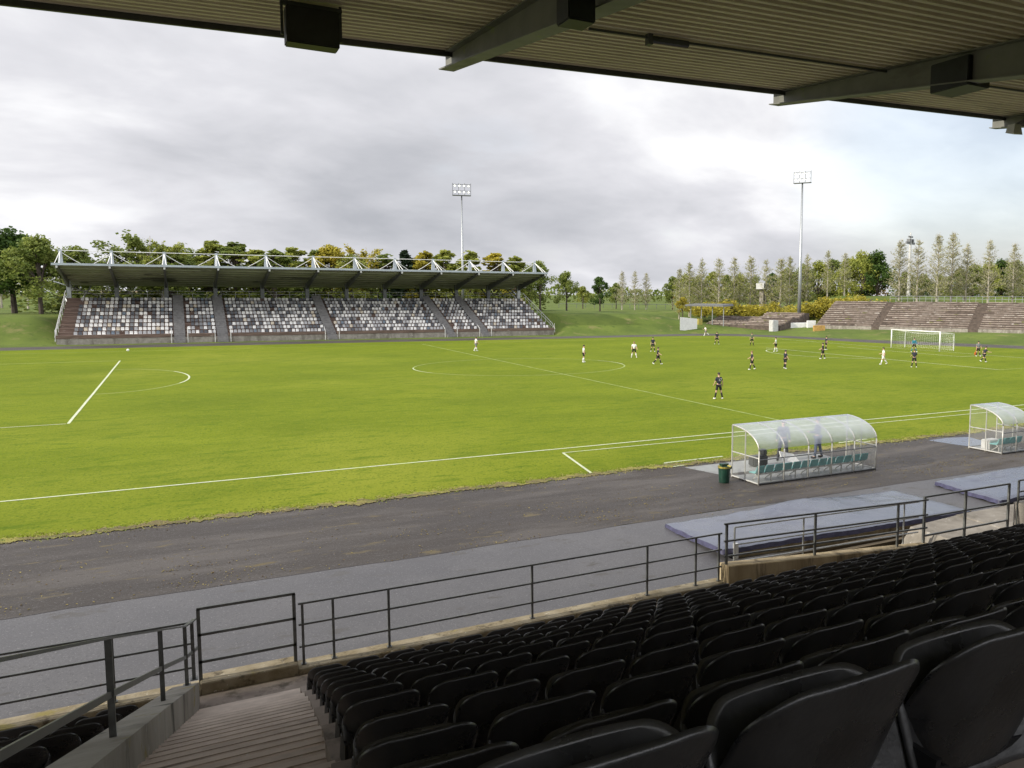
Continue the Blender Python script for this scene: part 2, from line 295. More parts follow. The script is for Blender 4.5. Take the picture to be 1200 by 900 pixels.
for k in range(22000):
    x = Rt.uniform(12, 75); y = -5.30 + Rt.gauss(0, 0.24)+0.22*nz1(x, 0.6); a = Rt.uniform(0, 6.28); s_ = Rt.uniform(0.01, 0.03); h_ = Rt.uniform(0.01, 0.03); dx, dy = cos(a)*s_, sin(a)*s_
    tuft.add([(x-dx, y-dy, 0.018), (x+dx, y+dy, 0.02), (x+dx*0.3-dy, y+dy*0.3+dx, 0.02+h_)], [(0, 1, 2)])
tag(tuft.build('dry_grass_tufts', mat('straw_blades', (0.28, 0.24, 0.08), 0.9, base2=(0.17, 0.20, 0.02), scale=1.5, lo=0.42, hi=0.58)), 'loose straw and grass blades along the pitch edge', 'grass blades', kind='stuff')
lv = MB()
for k in range(5200):
    x = Rt.uniform(14, 75); y = Rt.choice((Rt.uniform(-11.8, -8.2), Rt.uniform(-11.9, -9.8), Rt.uniform(-12.3, -5.8)))
    if noise.noise(Vector((x*0.45, y*1.1, 3.3))) < 0.10 and Rt.random() < 0.85: continue
    a = Rt.uniform(0, 6.28); s_ = Rt.uniform(0.012, 0.036); dx, dy = cos(a)*s_, sin(a)*s_
    lv.add([(x-dx, y-dy, 0.014), (x+dy*0.7, y-dx*0.7, 0.03), (x+dx, y+dy, 0.016), (x-dy*0.7, y+dx*0.7, 0.028)], [(0, 1, 2, 3)], Rt.choice((0, 0, 1)))
tag(lv.build('fallen_leaves', [mat('leaf_yellow', (0.25, 0.20, 0.05), 0.7, vary=0.3, scale=2), mat('leaf_brown', (0.14, 0.095, 0.04), 0.8, vary=0.3, scale=2)]), 'yellow and brown leaves blown over the running track', 'leaves', kind='stuff')
# painted markings
mk = MB(); mf = MB()
def linestrip(b, pts, w, z=None):
    z = z or (0.020 if b is mf else 0.026)
    pts = [Vector(p) for p in pts]; n = len(pts); A = []; B = []
    for i, p in enumerate(pts):
        d = (pts[min(i+1, n-1)]-pts[max(i-1, 0)]).normalized(); q = Vector((-d.y, d.x))*w/2
        A.append((p.x+q.x, p.y+q.y, z)); B.append((p.x-q.x, p.y-q.y, z))
    b.add(A+B, [(i, n+i, n+i+1, i+1) for i in range(n-1)])
def seg(b, a, c, w, st=2.0, wob=0.02):
    a = Vector(a); c = Vector(c); n = max(2, int((c-a).length/st)); q = (c-a).normalized(); q = Vector((-q.y, q.x))
    linestrip(b, [a.lerp(c, i/n)+q*wob*nz1(i*1.0, 0.6, a.x) for i in range(n+1)], w)
seg(mk, (-10, -0.02), (110, 0.0), 0.13)
seg(mf, (-10, 78.3), (110, 78.3), 0.16)
seg(mk, (20.1, 18.1), (20.12, 63.1), 0.14)
seg(mk, (-10, 18.0), (20.0, 18.08), 0.10); seg(mf, (-10, 63.2), (20.0, 63.15), 0.2)
linestrip(mf, [(20.2+5.85*sin(a), 42.3-10.1*cos(a)) for a in [i*pi/40 for i in range(41)]], 0.16)
linestrip(mk, [(20.2+5.86*sin(a), 42.3-10.1*cos(a)) for a in [pi*0.34+i*pi*0.36/20 for i in range(21)]], 0.13)
linestrip(mf, [(54.5+10.25*cos(a), 40.2+9.1*sin(a)) for a in [i*pi/48 for i in range(97)]], 0.15)
for a0 in (0.12, pi+0.15): linestrip(mk, [(54.5+10.26*cos(a), 40.2+9.1*sin(a)) for a in [a0-0.40+i*0.6/20 for i in range(21)]], 0.09)
seg(mf, (54.65, 0), (55.0, 78.2), 0.15)
seg(mk, (40.0, -0.93), (79.0, -1.25), 0.09); seg(mk, (40.0, -0.93), (39.24, -5.4), 0.11)
seg(mk, (42.85, -4.8), (45.8, -4.78), 0.12); seg(mk, (42.85, -4.8), (42.72, -5.6), 0.12)
seg(mk, (42.72, -5.58), (43.6, -5.5), 0.10); seg(mk, (54.6, -4.5), (52.6, -4.7), 0.12); seg(mk, (54.8, -5.0), (52.4, -5.25), 0.12)
seg(mk, (94.0, 17.2), (94.0, 52), 0.15); seg(mf, (94.0, 17.2), (110, 17.2), 0.15); seg(mf, (94, 60), (110, 60), 0.15)
linestrip(mk, [(94-5.6*sin(a), 41-8.5*cos(a)) for a in [i*pi/30 for i in range(31)]], 0.12)
seg(mk, (104.8, 30.2), (104.8, 50), 0.13); seg(mk, (104.8, 30.2), (110, 30.2), 0.13)
seg(mk, (109.9, 0), (109.9, 78.2), 0.13)
structure(mk.build('pitch_markings', M['line'])); structure(mf.build('worn_pitch_markings', M['line_faint']))
# wet pale slabs lying flush with the track beside the shelters
def slab(name, pts, m, z=0.03): return structure(flat(name, pts, z, m))
slab('wet_paving', [(43.1, -5.9), (50.0, -5.9), (49.9, -7.9), (43.6, -7.6)], M['floor2'], 0.014)
slab('wet_paving', [tuple(atz(x, y, 0.014)[:2]) for x, y in ((1088, 516), (1120, 521), (1135, 523), (1165, 520), (1135, 512), (1110, 513))], M['tarp'], 0.014)

# ================================================================ FAR GRANDSTAND
FY, NR, RD, RR = 95.0, 10, 1.32, 0.50
FX0, FX1 = 11.4, 82.4
ft = empty('grandstand', (47, FY, 0), 0, 'long far grandstand with mottled white seats under a masted cantilever roof', 'grandstand')
o_ = ft.location
def P(x, y, z): return (x-o_.x, y-o_.y, z-o_.z)
fw_ = MB(); fw_.box(P(FX0, FY, -0.3), P(FX1, FY+0.25, 0.78)); bevel(fw_.build('front_wall', M['conc'], ft), 0.02, 1)
fp = MB()
for a, b in ((FX0-0.05, 24.7), (26.4, 30.0), (31.7, 45.0), (46.6, 63.2), (64.9, 69.0), (70.6, FX1+0.05)): fp.box(P(a, FY-0.05, 0.80), P(b, FY+0.8, 1.22))
M['brownstep'] = mat('brown_steps', (0.17, 0.115, 0.09), 0.85, base2=(0.09, 0.06, 0.045), scale=1.5, streak=(0.4, 2, 4), extra=[((0.24, 0.19, 0.16), 2, 0.6, 0.1, (0.3, 1, 1))])
fp.build('front_band', M['brownstep'], ft)
ts = MB()
for i in range(NR+1):
    y0 = FY+0.85+i*RD; z = 1.05+i*RR
    ts.box(P(FX0, y0, -0.3 if i == 0 else z-RR-0.02), P(FX1, FY+0.85+(NR+1.6)*RD, z))
ts.build('terrace', M['brownstep'], ft)
aisles = [(24.9, 26.3), (30.3, 31.7), (45.1, 46.5), (63.4, 64.8), (69.2, 70.6)]
M['greystep'] = mat('grey_steps', (0.17, 0.165, 0.16), 0.85, vary=0.2, scale=2)
for a, b in aisles:
    st = MB()
    for k in range(2*(NR+1)): st.box(P(a, FY+0.88+k*RD/2, 1.0+k*RR/2-0.3), P(b, FY+0.88+(k+1)*RD/2+0.02, 1.06+(k+1)*RR/2))
    for k in range(4): st.box(P(a, FY-0.9+k*0.42, 0), P(b, FY-0.9+(k+1)*0.42+0.03, 0.27*(k+1)))
    st.build('aisle_steps', M['greystep'], ft)
beamX = [aty(px, 322, 97).x for px in (129, 193, 256, 316, 373, 423, 471, 517, 561, 601)]
beamX = [11.7] + beamX + [81.6]
RZ0, RZ1, RY0, RY1 = 10.62, 8.0, 97.0, 114.6
def rz(y): return RZ0+(RZ1-RZ0)*(y-RY0)/(RY1-RY0)
M['underroof'] = mat('roof_underside', (0.28, 0.28, 0.23), 0.7, vary=0.15, scale=0.4, extra=[((0.10, 0.10, 0.085), 0.3, 0.6, 0.05, (0.4, 1.5, 1))])
rd = MB(); rd.hexa([P(11.2, RY0, rz(RY0)-0.14), P(82.0, RY0, rz(RY0)-0.14), P(82.0, RY1, rz(RY1)-0.14), P(11.2, RY1, rz(RY1)-0.14), P(11.2, RY0, rz(RY0)+0.06), P(82.0, RY0, rz(RY0)+0.06), P(82.0, RY1, rz(RY1)+0.06), P(11.2, RY1, rz(RY1)+0.06)])
for k in range(1, 9): y = RY0+k*1.95; rd.box(P(11.3, y-0.06, rz(y)-0.32), P(81.9, y+0.06, rz(y)-0.13))
rd.build('roof_deck', M['underroof'], ft)
M['bluegrey'] = mat('blue_grey_fascia', (0.36, 0.40, 0.44), 0.45, vary=0.1, scale=1)
fb = MB(); fb.box(P(11.1, RY0-0.12, RZ0-0.16), P(82.1, RY0, RZ0+0.13)); fb.build('fascia', M['bluegrey'], ft)
for i, x in enumerate(beamX):
    b = MB(); n = 8
    for k in range(n):
        y0 = RY0+0.1+(109.2-RY0)*k/n; y1 = RY0+0.1+(109.2-RY0)*(k+1)/n; h0 = 0.30+0.75*k/n; h1 = 0.30+0.75*(k+1)/n
        b.hexa([P(x-0.14, y0, rz(y0)-0.15-h0), P(x+0.14, y0, rz(y0)-0.15-h0), P(x+0.14, y1, rz(y1)-0.15-h1), P(x-0.14, y1, rz(y1)-0.15-h1), P(x-0.14, y0, rz(y0)-0.145), P(x+0.14, y0, rz(y0)-0.145), P(x+0.14, y1, rz(y1)-0.145), P(x-0.14, y1, rz(y1)-0.145)])
    b.build('roof_beam', M['dframe'], ft)
    c = MB(); c.box(P(x-0.28, 109.2, 5.9), P(x+0.28, 109.8, rz(109.5)-0.2)); c.bar(P(x, 109.5, 6.4), P(x, 113.6, rz(113.6)-0.16), 0.2, 0.2); c.build('column', M['galv'] if i in (0, 11) else M['dframe'], ft)
    rt = MB(); rt.bar(P(x, RY0-0.05, RZ0-0.36), P(x, RY0-0.25, RZ0-0.36), 0.22, 0.3); rt.build('beam_end', M['lite'], ft)
    q = MB(); fy = 101.6; zb = rz(fy)+0.06; q.hexa([P(x-0.36, fy-0.14, zb), P(x+0.36, fy-0.14, zb), P(x+0.36, fy+0.14, zb), P(x-0.36, fy+0.14, zb), P(x-0.17, fy-0.11, zb+2.75), P(x+0.17, fy-0.11, zb+2.75), P(x+0.17, fy+0.11, zb+2.75), P(x-0.17, fy+0.11, zb+2.75)])
    q.build('mast', M['bluegrey'], ft)
    s_ = MB(); top = Vector(P(x, fy, zb+2.5))
    for dx in (-0.25, 0.25): s_.tube([top, P(x+dx, RY0+0.25, RZ0+0.1)], 0.05, 6)
    s_.build('stay', M['white'], ft)
rods = MB()
for i in range(len(beamX)-1):
    a, b = beamX[i], beamX[i+1]; m = (a+b)/2; zt = rz(101.6)+2.66
    rods.tube([P(a, 101.6, zt), P(b, 101.6, zt)], 0.045, 5)
    for s, (xa, xb) in enumerate(((a, m), (b, m))):
        rods.tube([P(xa+(xb-xa)*t, 101.6+0.9*t, zt-0.15-2.0*t-0.12*sin(t*pi)) for t in (0, .25, .5, .75, 1)], 0.045, 5)
    rods.tube([P(a, 105.5, rz(105.5)+1.6), P(b, 105.5, rz(105.5)+1.6)], 0.035, 5)
rods.build('stay_rods', M['white'], ft)
# end railings, rear rail and end struts
for x in (FX0-0.1, FX1+0.1):
    er = MB()
    er.tube([P(x, FY-0.2, 1.0), P(x, FY+1, 2.0), P(x, FY+0.85+NR*RD, 2.0+NR*RR), P(x, 109.4, 2.1+NR*RR)], 0.05, 6)
    er.tube([P(x, FY-0.2, 0.5), P(x, FY+1, 1.5), P(x, FY+0.85+NR*RD, 1.5+NR*RR)], 0.04, 6)
    for k in range(8): y = FY+k*1.9; z = 1.0+max(0, y-FY-0.85)/RD*RR; er.tube([P(x, y, z-0.6), P(x, y, z+1.0)], 0.04, 6)
    er.build('end_railing', M['lite'], ft)
rr_ = MB()
for z in (6.7, 7.15): rr_.tube([P(FX0, 110.6, z), P(FX1, 110.6, z)], 0.04, 6)
for k in range(36): x = FX0+k*(FX1-FX0)/35; rr_.tube([P(x, 110.6, 5.4), P(x, 110.6, 7.15)], 0.04, 5)
rr_.build('rear_railing', M['lite'], ft)
for x, sx_ in ((12.2, -1), (81.0, 1)):
    ns = MB(); ns.tube([P(x, 110, 3.0), P(x+sx_*1.2, 112, 6.0), P(x, RY1-0.6, RZ1-0.1)], 0.12, 6); ns.tube([P(x-sx_*3.0, 110.4, 6.4), P(x+sx_*2.4, RY1-4.5, rz(RY1-4.5)-0.2)], 0.09, 6); ns.tube([P(x-sx_*2, 113, 7.9), P(x+sx_*0.6, 110.2, 3.2)], 0.1, 6)
    ns.build('end_strut', M['galv'], ft)
# little posts guarding the steps at the front
gp = MB()
for xx in (24.6, 26.6, 30.0, 32.0, 44.8, 46.8, 63.1, 65.1, 68.9, 70.9): gp.tube([P(xx, FY-0.5, 0), P(xx, FY-0.5, 1.3)], 0.06, 6); gp.tube([P(xx, FY-0.5, 1.3), P(xx, FY+0.9, 2.0)], 0.05, 6)
gp.build('step_handrail', M['lite'], ft)
# seats of the far stand
seatc = {'white': mat('white_seat', (0.66, 0.65, 0.62), 0.5, vary=0.18, scale=6), 'pale grey': mat('pale_grey_seat', (0.36, 0.36, 0.36), 0.5, vary=0.25, scale=6), 'mid grey': mat('mid_grey_seat', (0.17, 0.175, 0.18), 0.5, vary=0.25, scale=6),
         'dark grey': mat('dark_grey_seat', (0.06, 0.065, 0.075), 0.5, vary=0.3, scale=6), 'cream': mat('cream_seat', (0.50, 0.44, 0.34), 0.5, vary=0.15, scale=6), 'blue grey': mat('blue_grey_seat', (0.12, 0.155, 0.19), 0.5, vary=0.2, scale=6)}
def far_seat_mb():
    b = MB(); W_ = 0.205
    prof = [(-0.20, 0.20), (-0.02, 0.17), (0.10, 0.19), (0.15, 0.28), (0.19, 0.50), (0.20, 0.60)]
    vs = []
    for k, (y, z) in enumerate(prof):
        hw = W_*(0.82 if k in (0, 5) else 1.0); vs += [(-hw, y, z), (hw, y, z), (hw, y+0.03, z-0.02 if k < 3 else z), (-hw, y+0.03, z-0.02 if k < 3 else z)]
    for k in range(5):
        a = k*4; 
        for i in range(4): b.f.append((a+i, a+(i+1) % 4, a+4+(i+1) % 4, a+4+i)); b.m.append(0)
    b.v = vs; b.f += [(3, 2, 1, 0), (20, 21, 22, 23)]; b.m += [0, 0]
    b.box((-0.03, -0.02, 0), (0.03, 0.04, 0.18), 0); return b
fsb = far_seat_mb(); fsm = {}
for k, m in seatc.items():
    me = bpy.data.meshes.new('plastic_seat'); me.from_pydata(fsb.v, [], fsb.f); me.materials.append(m); me.update(); fsm[k] = me
blocks = [(13.1, 24.8), (26.5, 30.2), (31.9, 45.0), (46.7, 63.3), (65.0, 69.1), (70.8, 82.0)]
bname = ['leftmost', 'second', 'third', 'fourth', 'fifth', 'rightmost']
allseats = []
rs_ = random.Random(11)
for bi, (a, b) in enumerate(blocks):
    n = int((b-a)/0.52)
    for r in range(NR):
        for j in range(n):
            x = a+0.3+j*(b-a)/n; y = FY+1.30+r*RD; z = 1.05+r*RR
            c = rs_.choices(list(seatc), (0.36, 0.24, 0.18, 0.16, 0.035, 0.025))[0]
            if rs_.random() < 0.03: continue
            allseats.append(((Vector((x, y, z))-CAM).length, x, y, z, c, bi, r, j))
allseats.sort()
for d_, x, y, z, c, bi, r, j in allseats[:300]:
    o = bpy.data.objects.new('plastic_seat', fsm[c]); col.objects.link(o); o.location = (x, y, z)
    nmr = 'front row' if r == 0 else ORD[r]+' row'
    tag(o, '%s seat, %s from the left in %s of far stand, %s block' % (c, ORD[j], nmr, bname[bi]), 'seat', 'seats of the far grandstand')
rest = MB(); keys = list(seatc)
for d_, x, y, z, c, bi, r, j in allseats[300:]: rest.add([(p[0]+x, p[1]+y, p[2]+z) for p in fsb.v], fsb.f, keys.index(c))
tag(rest.build('plastic_seats', [seatc[k] for k in keys]), 'remaining mottled white and grey seats filling the far grandstand', 'seats', kind='stuff')

# ================================================================ NEAR GRANDSTAND
ng = empty('grandstand', (30, -26, 0), 0, 'near grandstand of the viewer with concrete steps and a ribbed steel canopy', 'grandstand')
def Q(x, y, z): return (x-30, y+26, z)
NX0, NX1 = -4.0, 66.0
# each row: x, y, z of the top right corner of its first seat back
ROWS = [ (27.142, -21.785, 1.951), (27.090, -22.700, 2.313), (27.021, -23.615, 2.685), (26.931, -24.530, 3.062), (26.847, -25.445, 3.438), (26.756, -26.360, 3.823), (26.663, -27.275, 4.206), (26.557, -28.190, 4.584), (26.456, -29.105, 4.952), (26.281, -30.060, 5.371), (26.122, -30.920, 5.764) ]
ROWS.append((26.16, -31.77, 6.23))
def tread(i): return ROWS[i][2]-0.42
SY = ROWS[0][1]
t_ = MB()
t_.box(Q(NX0, -21.35, -0.4), Q(NX1, -19.78, 1.0))                # front walkway
for i in range(12):
    y0 = ROWS[i][1]+0.46; y1 = (ROWS[i+1][1]+0.46) if i < 11 else -36.2; zp = 0.9 if i == 0 else tread(i-1)-0.2
    xr = ROWS[i][0]-0.50; xl = 25.25-0.085*(-20-y0)
    t_.box(Q(xr, y1, zp), Q(NX1, y0, tread(i))); t_.box(Q(NX0, y1, zp), Q(xl, y0, tread(i)))
yb = -31.7
t_.box(Q(NX0, -36.2, 1), Q(26.2, -32.3, 5.80))
t_.build('terrace', M['terr'], ng)
st_ = MB()
for k in range(26):
    y1 = -20.5-0.4*k; z = 1.12+0.1635*k
    if y1 < yb: break
    xl = 25.48-0.085*(-20.2-y1)*1.0; xr = 26.66-0.096*(-21.3-y1)*1.0
    st_.box(Q(xl-0.1, y1-0.42, z-0.4), Q(xr+0.10, y1, z))
o = st_.build('stairs', M['stair'], ng); bevel(o, 0.012, 1)
nsg = MB()
for k in range(26):
    y1 = -20.5-0.4*k; z = 1.12+0.1635*k
    if y1 < yb: break
    xl = 25.48-0.085*(-20.2-y1)*1.0; xr = 26.66-0.096*(-21.3-y1)*1.0
    nsg.box(Q(xl-0.05, y1-0.055, z-0.05), Q(xr+0.05, y1+0.004, z+0.004))
nsg.build('nosings', M['moss'] if False else mat('worn_nosing', (0.62, 0.53, 0.46), 0.8, base2=(0.46, 0.39, 0.335), scale=3), ng)
# splayed side wall of the stairs (its top rises with the steps)
def wl(t): return Vector((25.42-0.084*t, -20.05-t, 1.32+0.388*t))   # top inner edge
wb = MB(); T = [0, 3, 6, 9, 11.2]
for a, b in zip(T[:-1], T[1:]):
    pa, pb = wl(a), wl(b)
    wb.hexa([Q(pa.x-0.34, pa.y, 0), Q(pb.x-0.34, pb.y, 0), Q(pb.x, pb.y, 0), Q(pa.x, pa.y, 0), Q(pa.x-0.34, pa.y, pa.z), Q(pb.x-0.34, pb.y, pb.z), Q(pb.x, pb.y, pb.z), Q(pa.x, pa.y, pa.z)])
M['sidewall'] = mat('side_wall_concrete', (0.30, 0.285, 0.255), 0.8, base2=(0.18, 0.165, 0.14), scale=1.4, streak=(1, 1, 0.35), bump=0.3, bscale=18, extra=[((0.26, 0.26, 0.25), 7, 0.6, 0.06, None), ((0.20, 0.16, 0.04), 1.2, 0.62, 0.05, None), ((0.05, 0.045, 0.035), 2.0, 0.58, 0.08, (1, 1, 0.2))])
o = wb.build('stair_wall', M['sidewall'], ng)
fixn(o)
# front parapet kerb: left run, gate sill, right run, higher right parapet
kb = MB(); kb.box(Q(NX0, -19.80, -0.2), Q(25.44, -19.44, 1.09)); kb.box(Q(25.44, -19.79, -0.2), Q(26.80, -19.42, 1.17)); kb.box(Q(26.80, -19.80, -0.2), Q(35.0, -19.44, 1.09))
o = kb.build('front_kerb', M['moss'], ng); bevel(o, 0.015, 1)
pw = MB(); pw.hexa([Q(35.0, -19.85, 0), Q(41.1, -19.85, 0), Q(41.1, -19.55, 0), Q(35.0, -19.55, 0), Q(35.0, -19.85, 1.45), Q(41.1, -19.85, 1.0), Q(41.1, -19.55, 1.0), Q(35.0, -19.55, 1.45)])
o = pw.build('front_parapet', M['wallbrown'], ng); bevel(o, 0.015, 1)
lw = MB(); lw.box(Q(44.35, -19.95, 0), Q(60, -19.6, 1.62)); bevel(lw.build('front_parapet', M['conc'], ng), 0.02, 1)
bw = MB(); bw.box(Q(NX0-0.3, -36.6, 0), Q(NX1+0.3, -36.2, 7.4)); bw.build('rear_wall', M['conc'], ng)
# canopy: ribbed sheet, ribs run along the stand
RYF, RYB, RSL = -18.3, -36.6, 0.075
def dz(x, y): return 11.16+0.032*(x-27)-RSL*(RYF-y)
rb = MB(); pitch = 0.23; prof = []
y = RYF-0.05
while y > RYB:
    prof += [(y, 0.0), (y-0.085, 0.0), (y-0.115, 0.055), (y-0.20, 0.055)]; y -= pitch
n = len(prof)
for zo in (0.0, 0.012):
    a = [Q(NX0-1, py, dz(NX0-1, py)+pz+zo) for py, pz in prof]; b = [Q(NX1+1, py, dz(NX1+1, py)+pz+zo) for py, pz in prof]
    rb.add(a+b, [(i, i+1, n+i+1, n+i) for i in range(n-1)])
rb.build('roof_deck', M['roofdeck'], ng)
fb = MB(); fb.hexa([Q(NX0-1, RYF-0.06, dz(NX0-1, RYF)-0.10), Q(NX1+1, RYF-0.06, dz(NX1+1, RYF)-0.10), Q(NX1+1, RYF, dz(NX1+1, RYF)-0.10), Q(NX0-1, RYF, dz(NX0-1, RYF)-0.10), Q(NX0-1, RYF-0.06, dz(NX0-1, RYF)+0.14), Q(NX1+1, RYF-0.06, dz(NX1+1, RYF)+0.14), Q(NX1+1, RYF, dz(NX1+1, RYF)+0.14), Q(NX0-1, RYF, dz(NX0-1, RYF)+0.14)])
fb.build('roof_fascia', M['fascia'], ng)
def ibeam(x, yf=RYF+0.35, yb_=RYB):
    b = MB(); n = 6
    for k in range(n):
        y0 = yf+(yb_-yf)*k/n; y1 = yf+(yb_-yf)*(k+1)/n; d0 = 0.27+0.42*min(1, k/n*2.2); d1 = 0.27+0.42*min(1, (k+1)/n*2.2)
        za, zb = dz(x, y0)-0.004, dz(x, y1)-0.004
        def slab_(w, ta, tb, ba, bb): b.hexa([Q(x-w, y1, zb-bb), Q(x+w, y1, zb-bb), Q(x+w, y0, za-ba), Q(x-w, y0, za-ba), Q(x-w, y1, zb-tb), Q(x+w, y1, zb-tb), Q(x+w, y0, za-ta), Q(x-w, y0, za-ta)])
        slab_(0.14, 0.0, 0.0, 0.022, 0.022); slab_(0.009, 0.022, 0.022, d0-0.022, d1-0.022); slab_(0.14, d0-0.022, d1-0.022, d0, d1)
    o = b.build('roof_beam', M['beam'], ng); fixn(o); return o
for x in (14.7, 22.2, 29.85, 37.45, 45.0, 52.6): ibeam(x)
cn = MB(); cpts = [aty(px, py, -21.3) for px, py in ((690, 14), (760, 21), (840, 24), (960, 30), (1080, 34), (1260, 38))]
cpts = [Vector((p.x, p.y, min(p.z, dz(p.x, p.y)-0.05))) for p in cpts]
cn.tube([Q(*p) for p in cpts], 0.022, 6); a_ = cpts[1]; cn.tube([Q(a_.x, a_.y, a_.z-0.02), Q(a_.x+0.75, a_.y, a_.z-0.0)], 0.06, 8); cn.box(Q(a_.x-0.03, a_.y-0.07, a_.z-0.12), Q(a_.x+0.05, a_.y+0.05, a_.z+0.05))
cn.build('conduit', M['fascia'], ng)

# ---- things hanging from the canopy
def cabinet(name, c, s, rz_, label, cat, frame=True, tilt=0.0):
    t = empty(name, c, rz_, label, cat); b = MB(); b.box((-s[0]/2, -s[1]/2, 0), (s[0]/2, s[1]/2, s[2])); o = b.build('cabinet', M['boxblk'], t); bevel(o, 0.015, 2)
    o.rotation_euler = (tilt, 0, 0)
    if frame:
        f = MB(); zt = dz(c[0], c[1])-c[2]
        for sx_ in (-1, 1): f.bar((sx_*(s[0]/2+0.04), 0, s[2]*0.25), (sx_*(s[0]/2+0.04), 0, zt), 0.035, 0.035)
        f.bar((-(s[0]/2+0.06), 0, zt-0.06), (s[0]/2+0.06, 0, zt-0.06), 0.06, 0.06); f.build('hanger', M['fascia'], t)
        g = MB(); g.box((-s[0]/2+0.05, s[1]/2+0.001, 0.05), (s[0]/2-0.05, s[1]/2+0.012, s[2]-0.05)); o2 = g.build('grille', M['fascia'], t); o2.rotation_euler = (tilt, 0, 0)
    return t
sp = aty(366, 56, -20.4)
cabinet('loudspeaker', (sp.x, -20.4, sp.z), (0.70, 0.30, 0.50), 0, 'black loudspeaker hung in a frame at the left of the canopy edge', 'loudspeaker')
p = aty(673, 29, -24.2); cabinet('loudspeaker', (p.x+0.02, -24.2, p.z), (0.34, 0.34, 0.42), 0.0, 'small dark box fixed beside the first canopy beam above the pitch', 'loudspeaker', frame=False)
p = atx(1130, 108, 37.75); cabinet('loudspeaker', (37.62, p.y, p.z), (0.58, 0.80, 0.50), 0.0, 'dark box strapped under the middle canopy beam', 'loudspeaker', frame=False)
p = aty(1180, 150, -19.0)
fl = empty('floodlight', (44.6, -18.9, dz(44.6, -18.9)-0.55), 0, 'grey floodlight on a tangled bracket at the canopy edge, far right', 'floodlight')
b = MB(); b.hexa([(-0.18, -0.12, 0), (0.18, -0.12, 0), (0.18, 0.12, 0.05), (-0.18, 0.12, 0.05), (-0.12, -0.10, 0.26), (0.12, -0.10, 0.26), (0.12, 0.10, 0.26), (-0.12, 0.10, 0.26)]); b.build('housing', M['lite'], fl)
b = MB(); b.tube([(0, 0, 0.24), (0.15, -0.3, 0.42), (0.1, -0.5, 0.5)], 0.03, 6); b.tube([(0.1, 0, 0.2), (0.3, -0.2, 0.45), (0.2, -0.6, 0.38)], 0.018, 6); b.build('bracket', M['dframe'], fl)

# ---- black tip-up seats
def shell(name, W, H, y_off, lean, curl, mbmat, parent, z0=0.0, thick=0.016, swoop=0.0, deep=0.0, rc=0.085, ex=3.2):
    nu, nv = 18, 9; hw = W/2
    def outline(v):                       # half width at height fraction v (rounded corners)
        z = v*H; 
        if z > H-rc: d = z-(H-rc); return hw-rc+sqrt(max(0, rc*rc-d*d))
        if z < rc*0.8: d = rc*0.8-z; return hw-rc*0.8+sqrt(max(0, (rc*0.8)**2-d*d))
        return hw
    vv = [0, 0.03, 0.07, 0.12, 0.18, 0.3, 0.45, 0.6, 0.70, 0.775, 0.83, 0.88, 0.92, 0.953, 0.977, 0.993, 1.0]; b = MB(); front = []; back = []
    for v in vv:
        ow = max(outline(v), hw-rc+0.004)
        for k in range(nu+1):
            u = -1+2*k/nu; x = u*ow; e_ = abs(x)/hw
            y = y_off-lean*v + (curl+deep*(1-v))*e_**ex + 0.035*(1-v)**2*(1 if curl > 0 else -1); z = z0+v*H - swoop*(1-e_**2)*v*0.06
            front.append((x, y+thick/2, z)); back.append((x, y-thick/2, z))
    nn = nu+1; R_ = len(vv); b.v = front+back; o = len(front)
    for j in range(R_-1):
        for k in range(nu):
            a = j*nn+k; b.f.append((a, a+nn, a+nn+1, a+1)); b.f.append((o+a, o+a+1, o+a+nn+1, o+a+nn)); b.m += [0, 0]
    ring = [k for k in range(nn)] + [j*nn+nu for j in range(1, R_)] + [(R_-1)*nn+k for k in range(nu-1, -1, -1)] + [j*nn for j in range(R_-2, 0, -1)]
    # rolled rim: push an extra loop outward and to the rear
    c = Vector((0, 0, z0+H/2)); rim = []
    for r in ring:
        pf, pb = Vector(b.v[r]), Vector(b.v[o+r]); m_ = (pf+pb)/2; d = Vector((m_.x, 0, m_.z-c.z)); d = d.normalized() if d.length > 0 else d
        rim.append(len(b.v)); b.v.append(tuple(m_+d*0.013+Vector((0, 0.0, 0))))
    L_ = len(ring)
    for i in range(L_):
        j = (i+1) % L_; b.f.append((ring[i], ring[j], rim[j], rim[i])); b.f.append((rim[i], rim[j], o+ring[j], o+ring[i])); b.m += [0, 0]
    ob = b.build(name, mbmat, parent, smooth=True); return fixn(ob)
def make_seat():
    t = empty('stadium_seat')
    shell('backrest', 0.425, 0.385, 0.0, 0.085, 0.022, M['seatblk'], t, z0=0.045, swoop=0.10, thick=0.018, deep=0.12, rc=0.105, ex=3.6)
    shell('seat_pan', 0.440, 0.278, 0.050, -0.045, -0.055, M['seatpan'], t, z0=0.045, thick=0.018, rc=0.085, ex=4)
    b = MB()
    for sx_ in (-0.222,):
        b.hexa([(sx_-0.008, -0.02, -0.02), (sx_+0.008, -0.02, -0.02), (sx_+0.008, 0.16, -0.02), (sx_-0.008, 0.16, -0.02), (sx_-0.008, -0.05, 0.17), (sx_+0.008, -0.05, 0.17), (sx_+0.008, 0.10, 0.17), (sx_-0.008, 0.10, 0.17)])
    b.box((-0.225, 0.02, 0.06), (0.275, 0.06, 0.09)); b.build('bracket', M['seatmet'], t); return t
proto = make_seat(); first = True
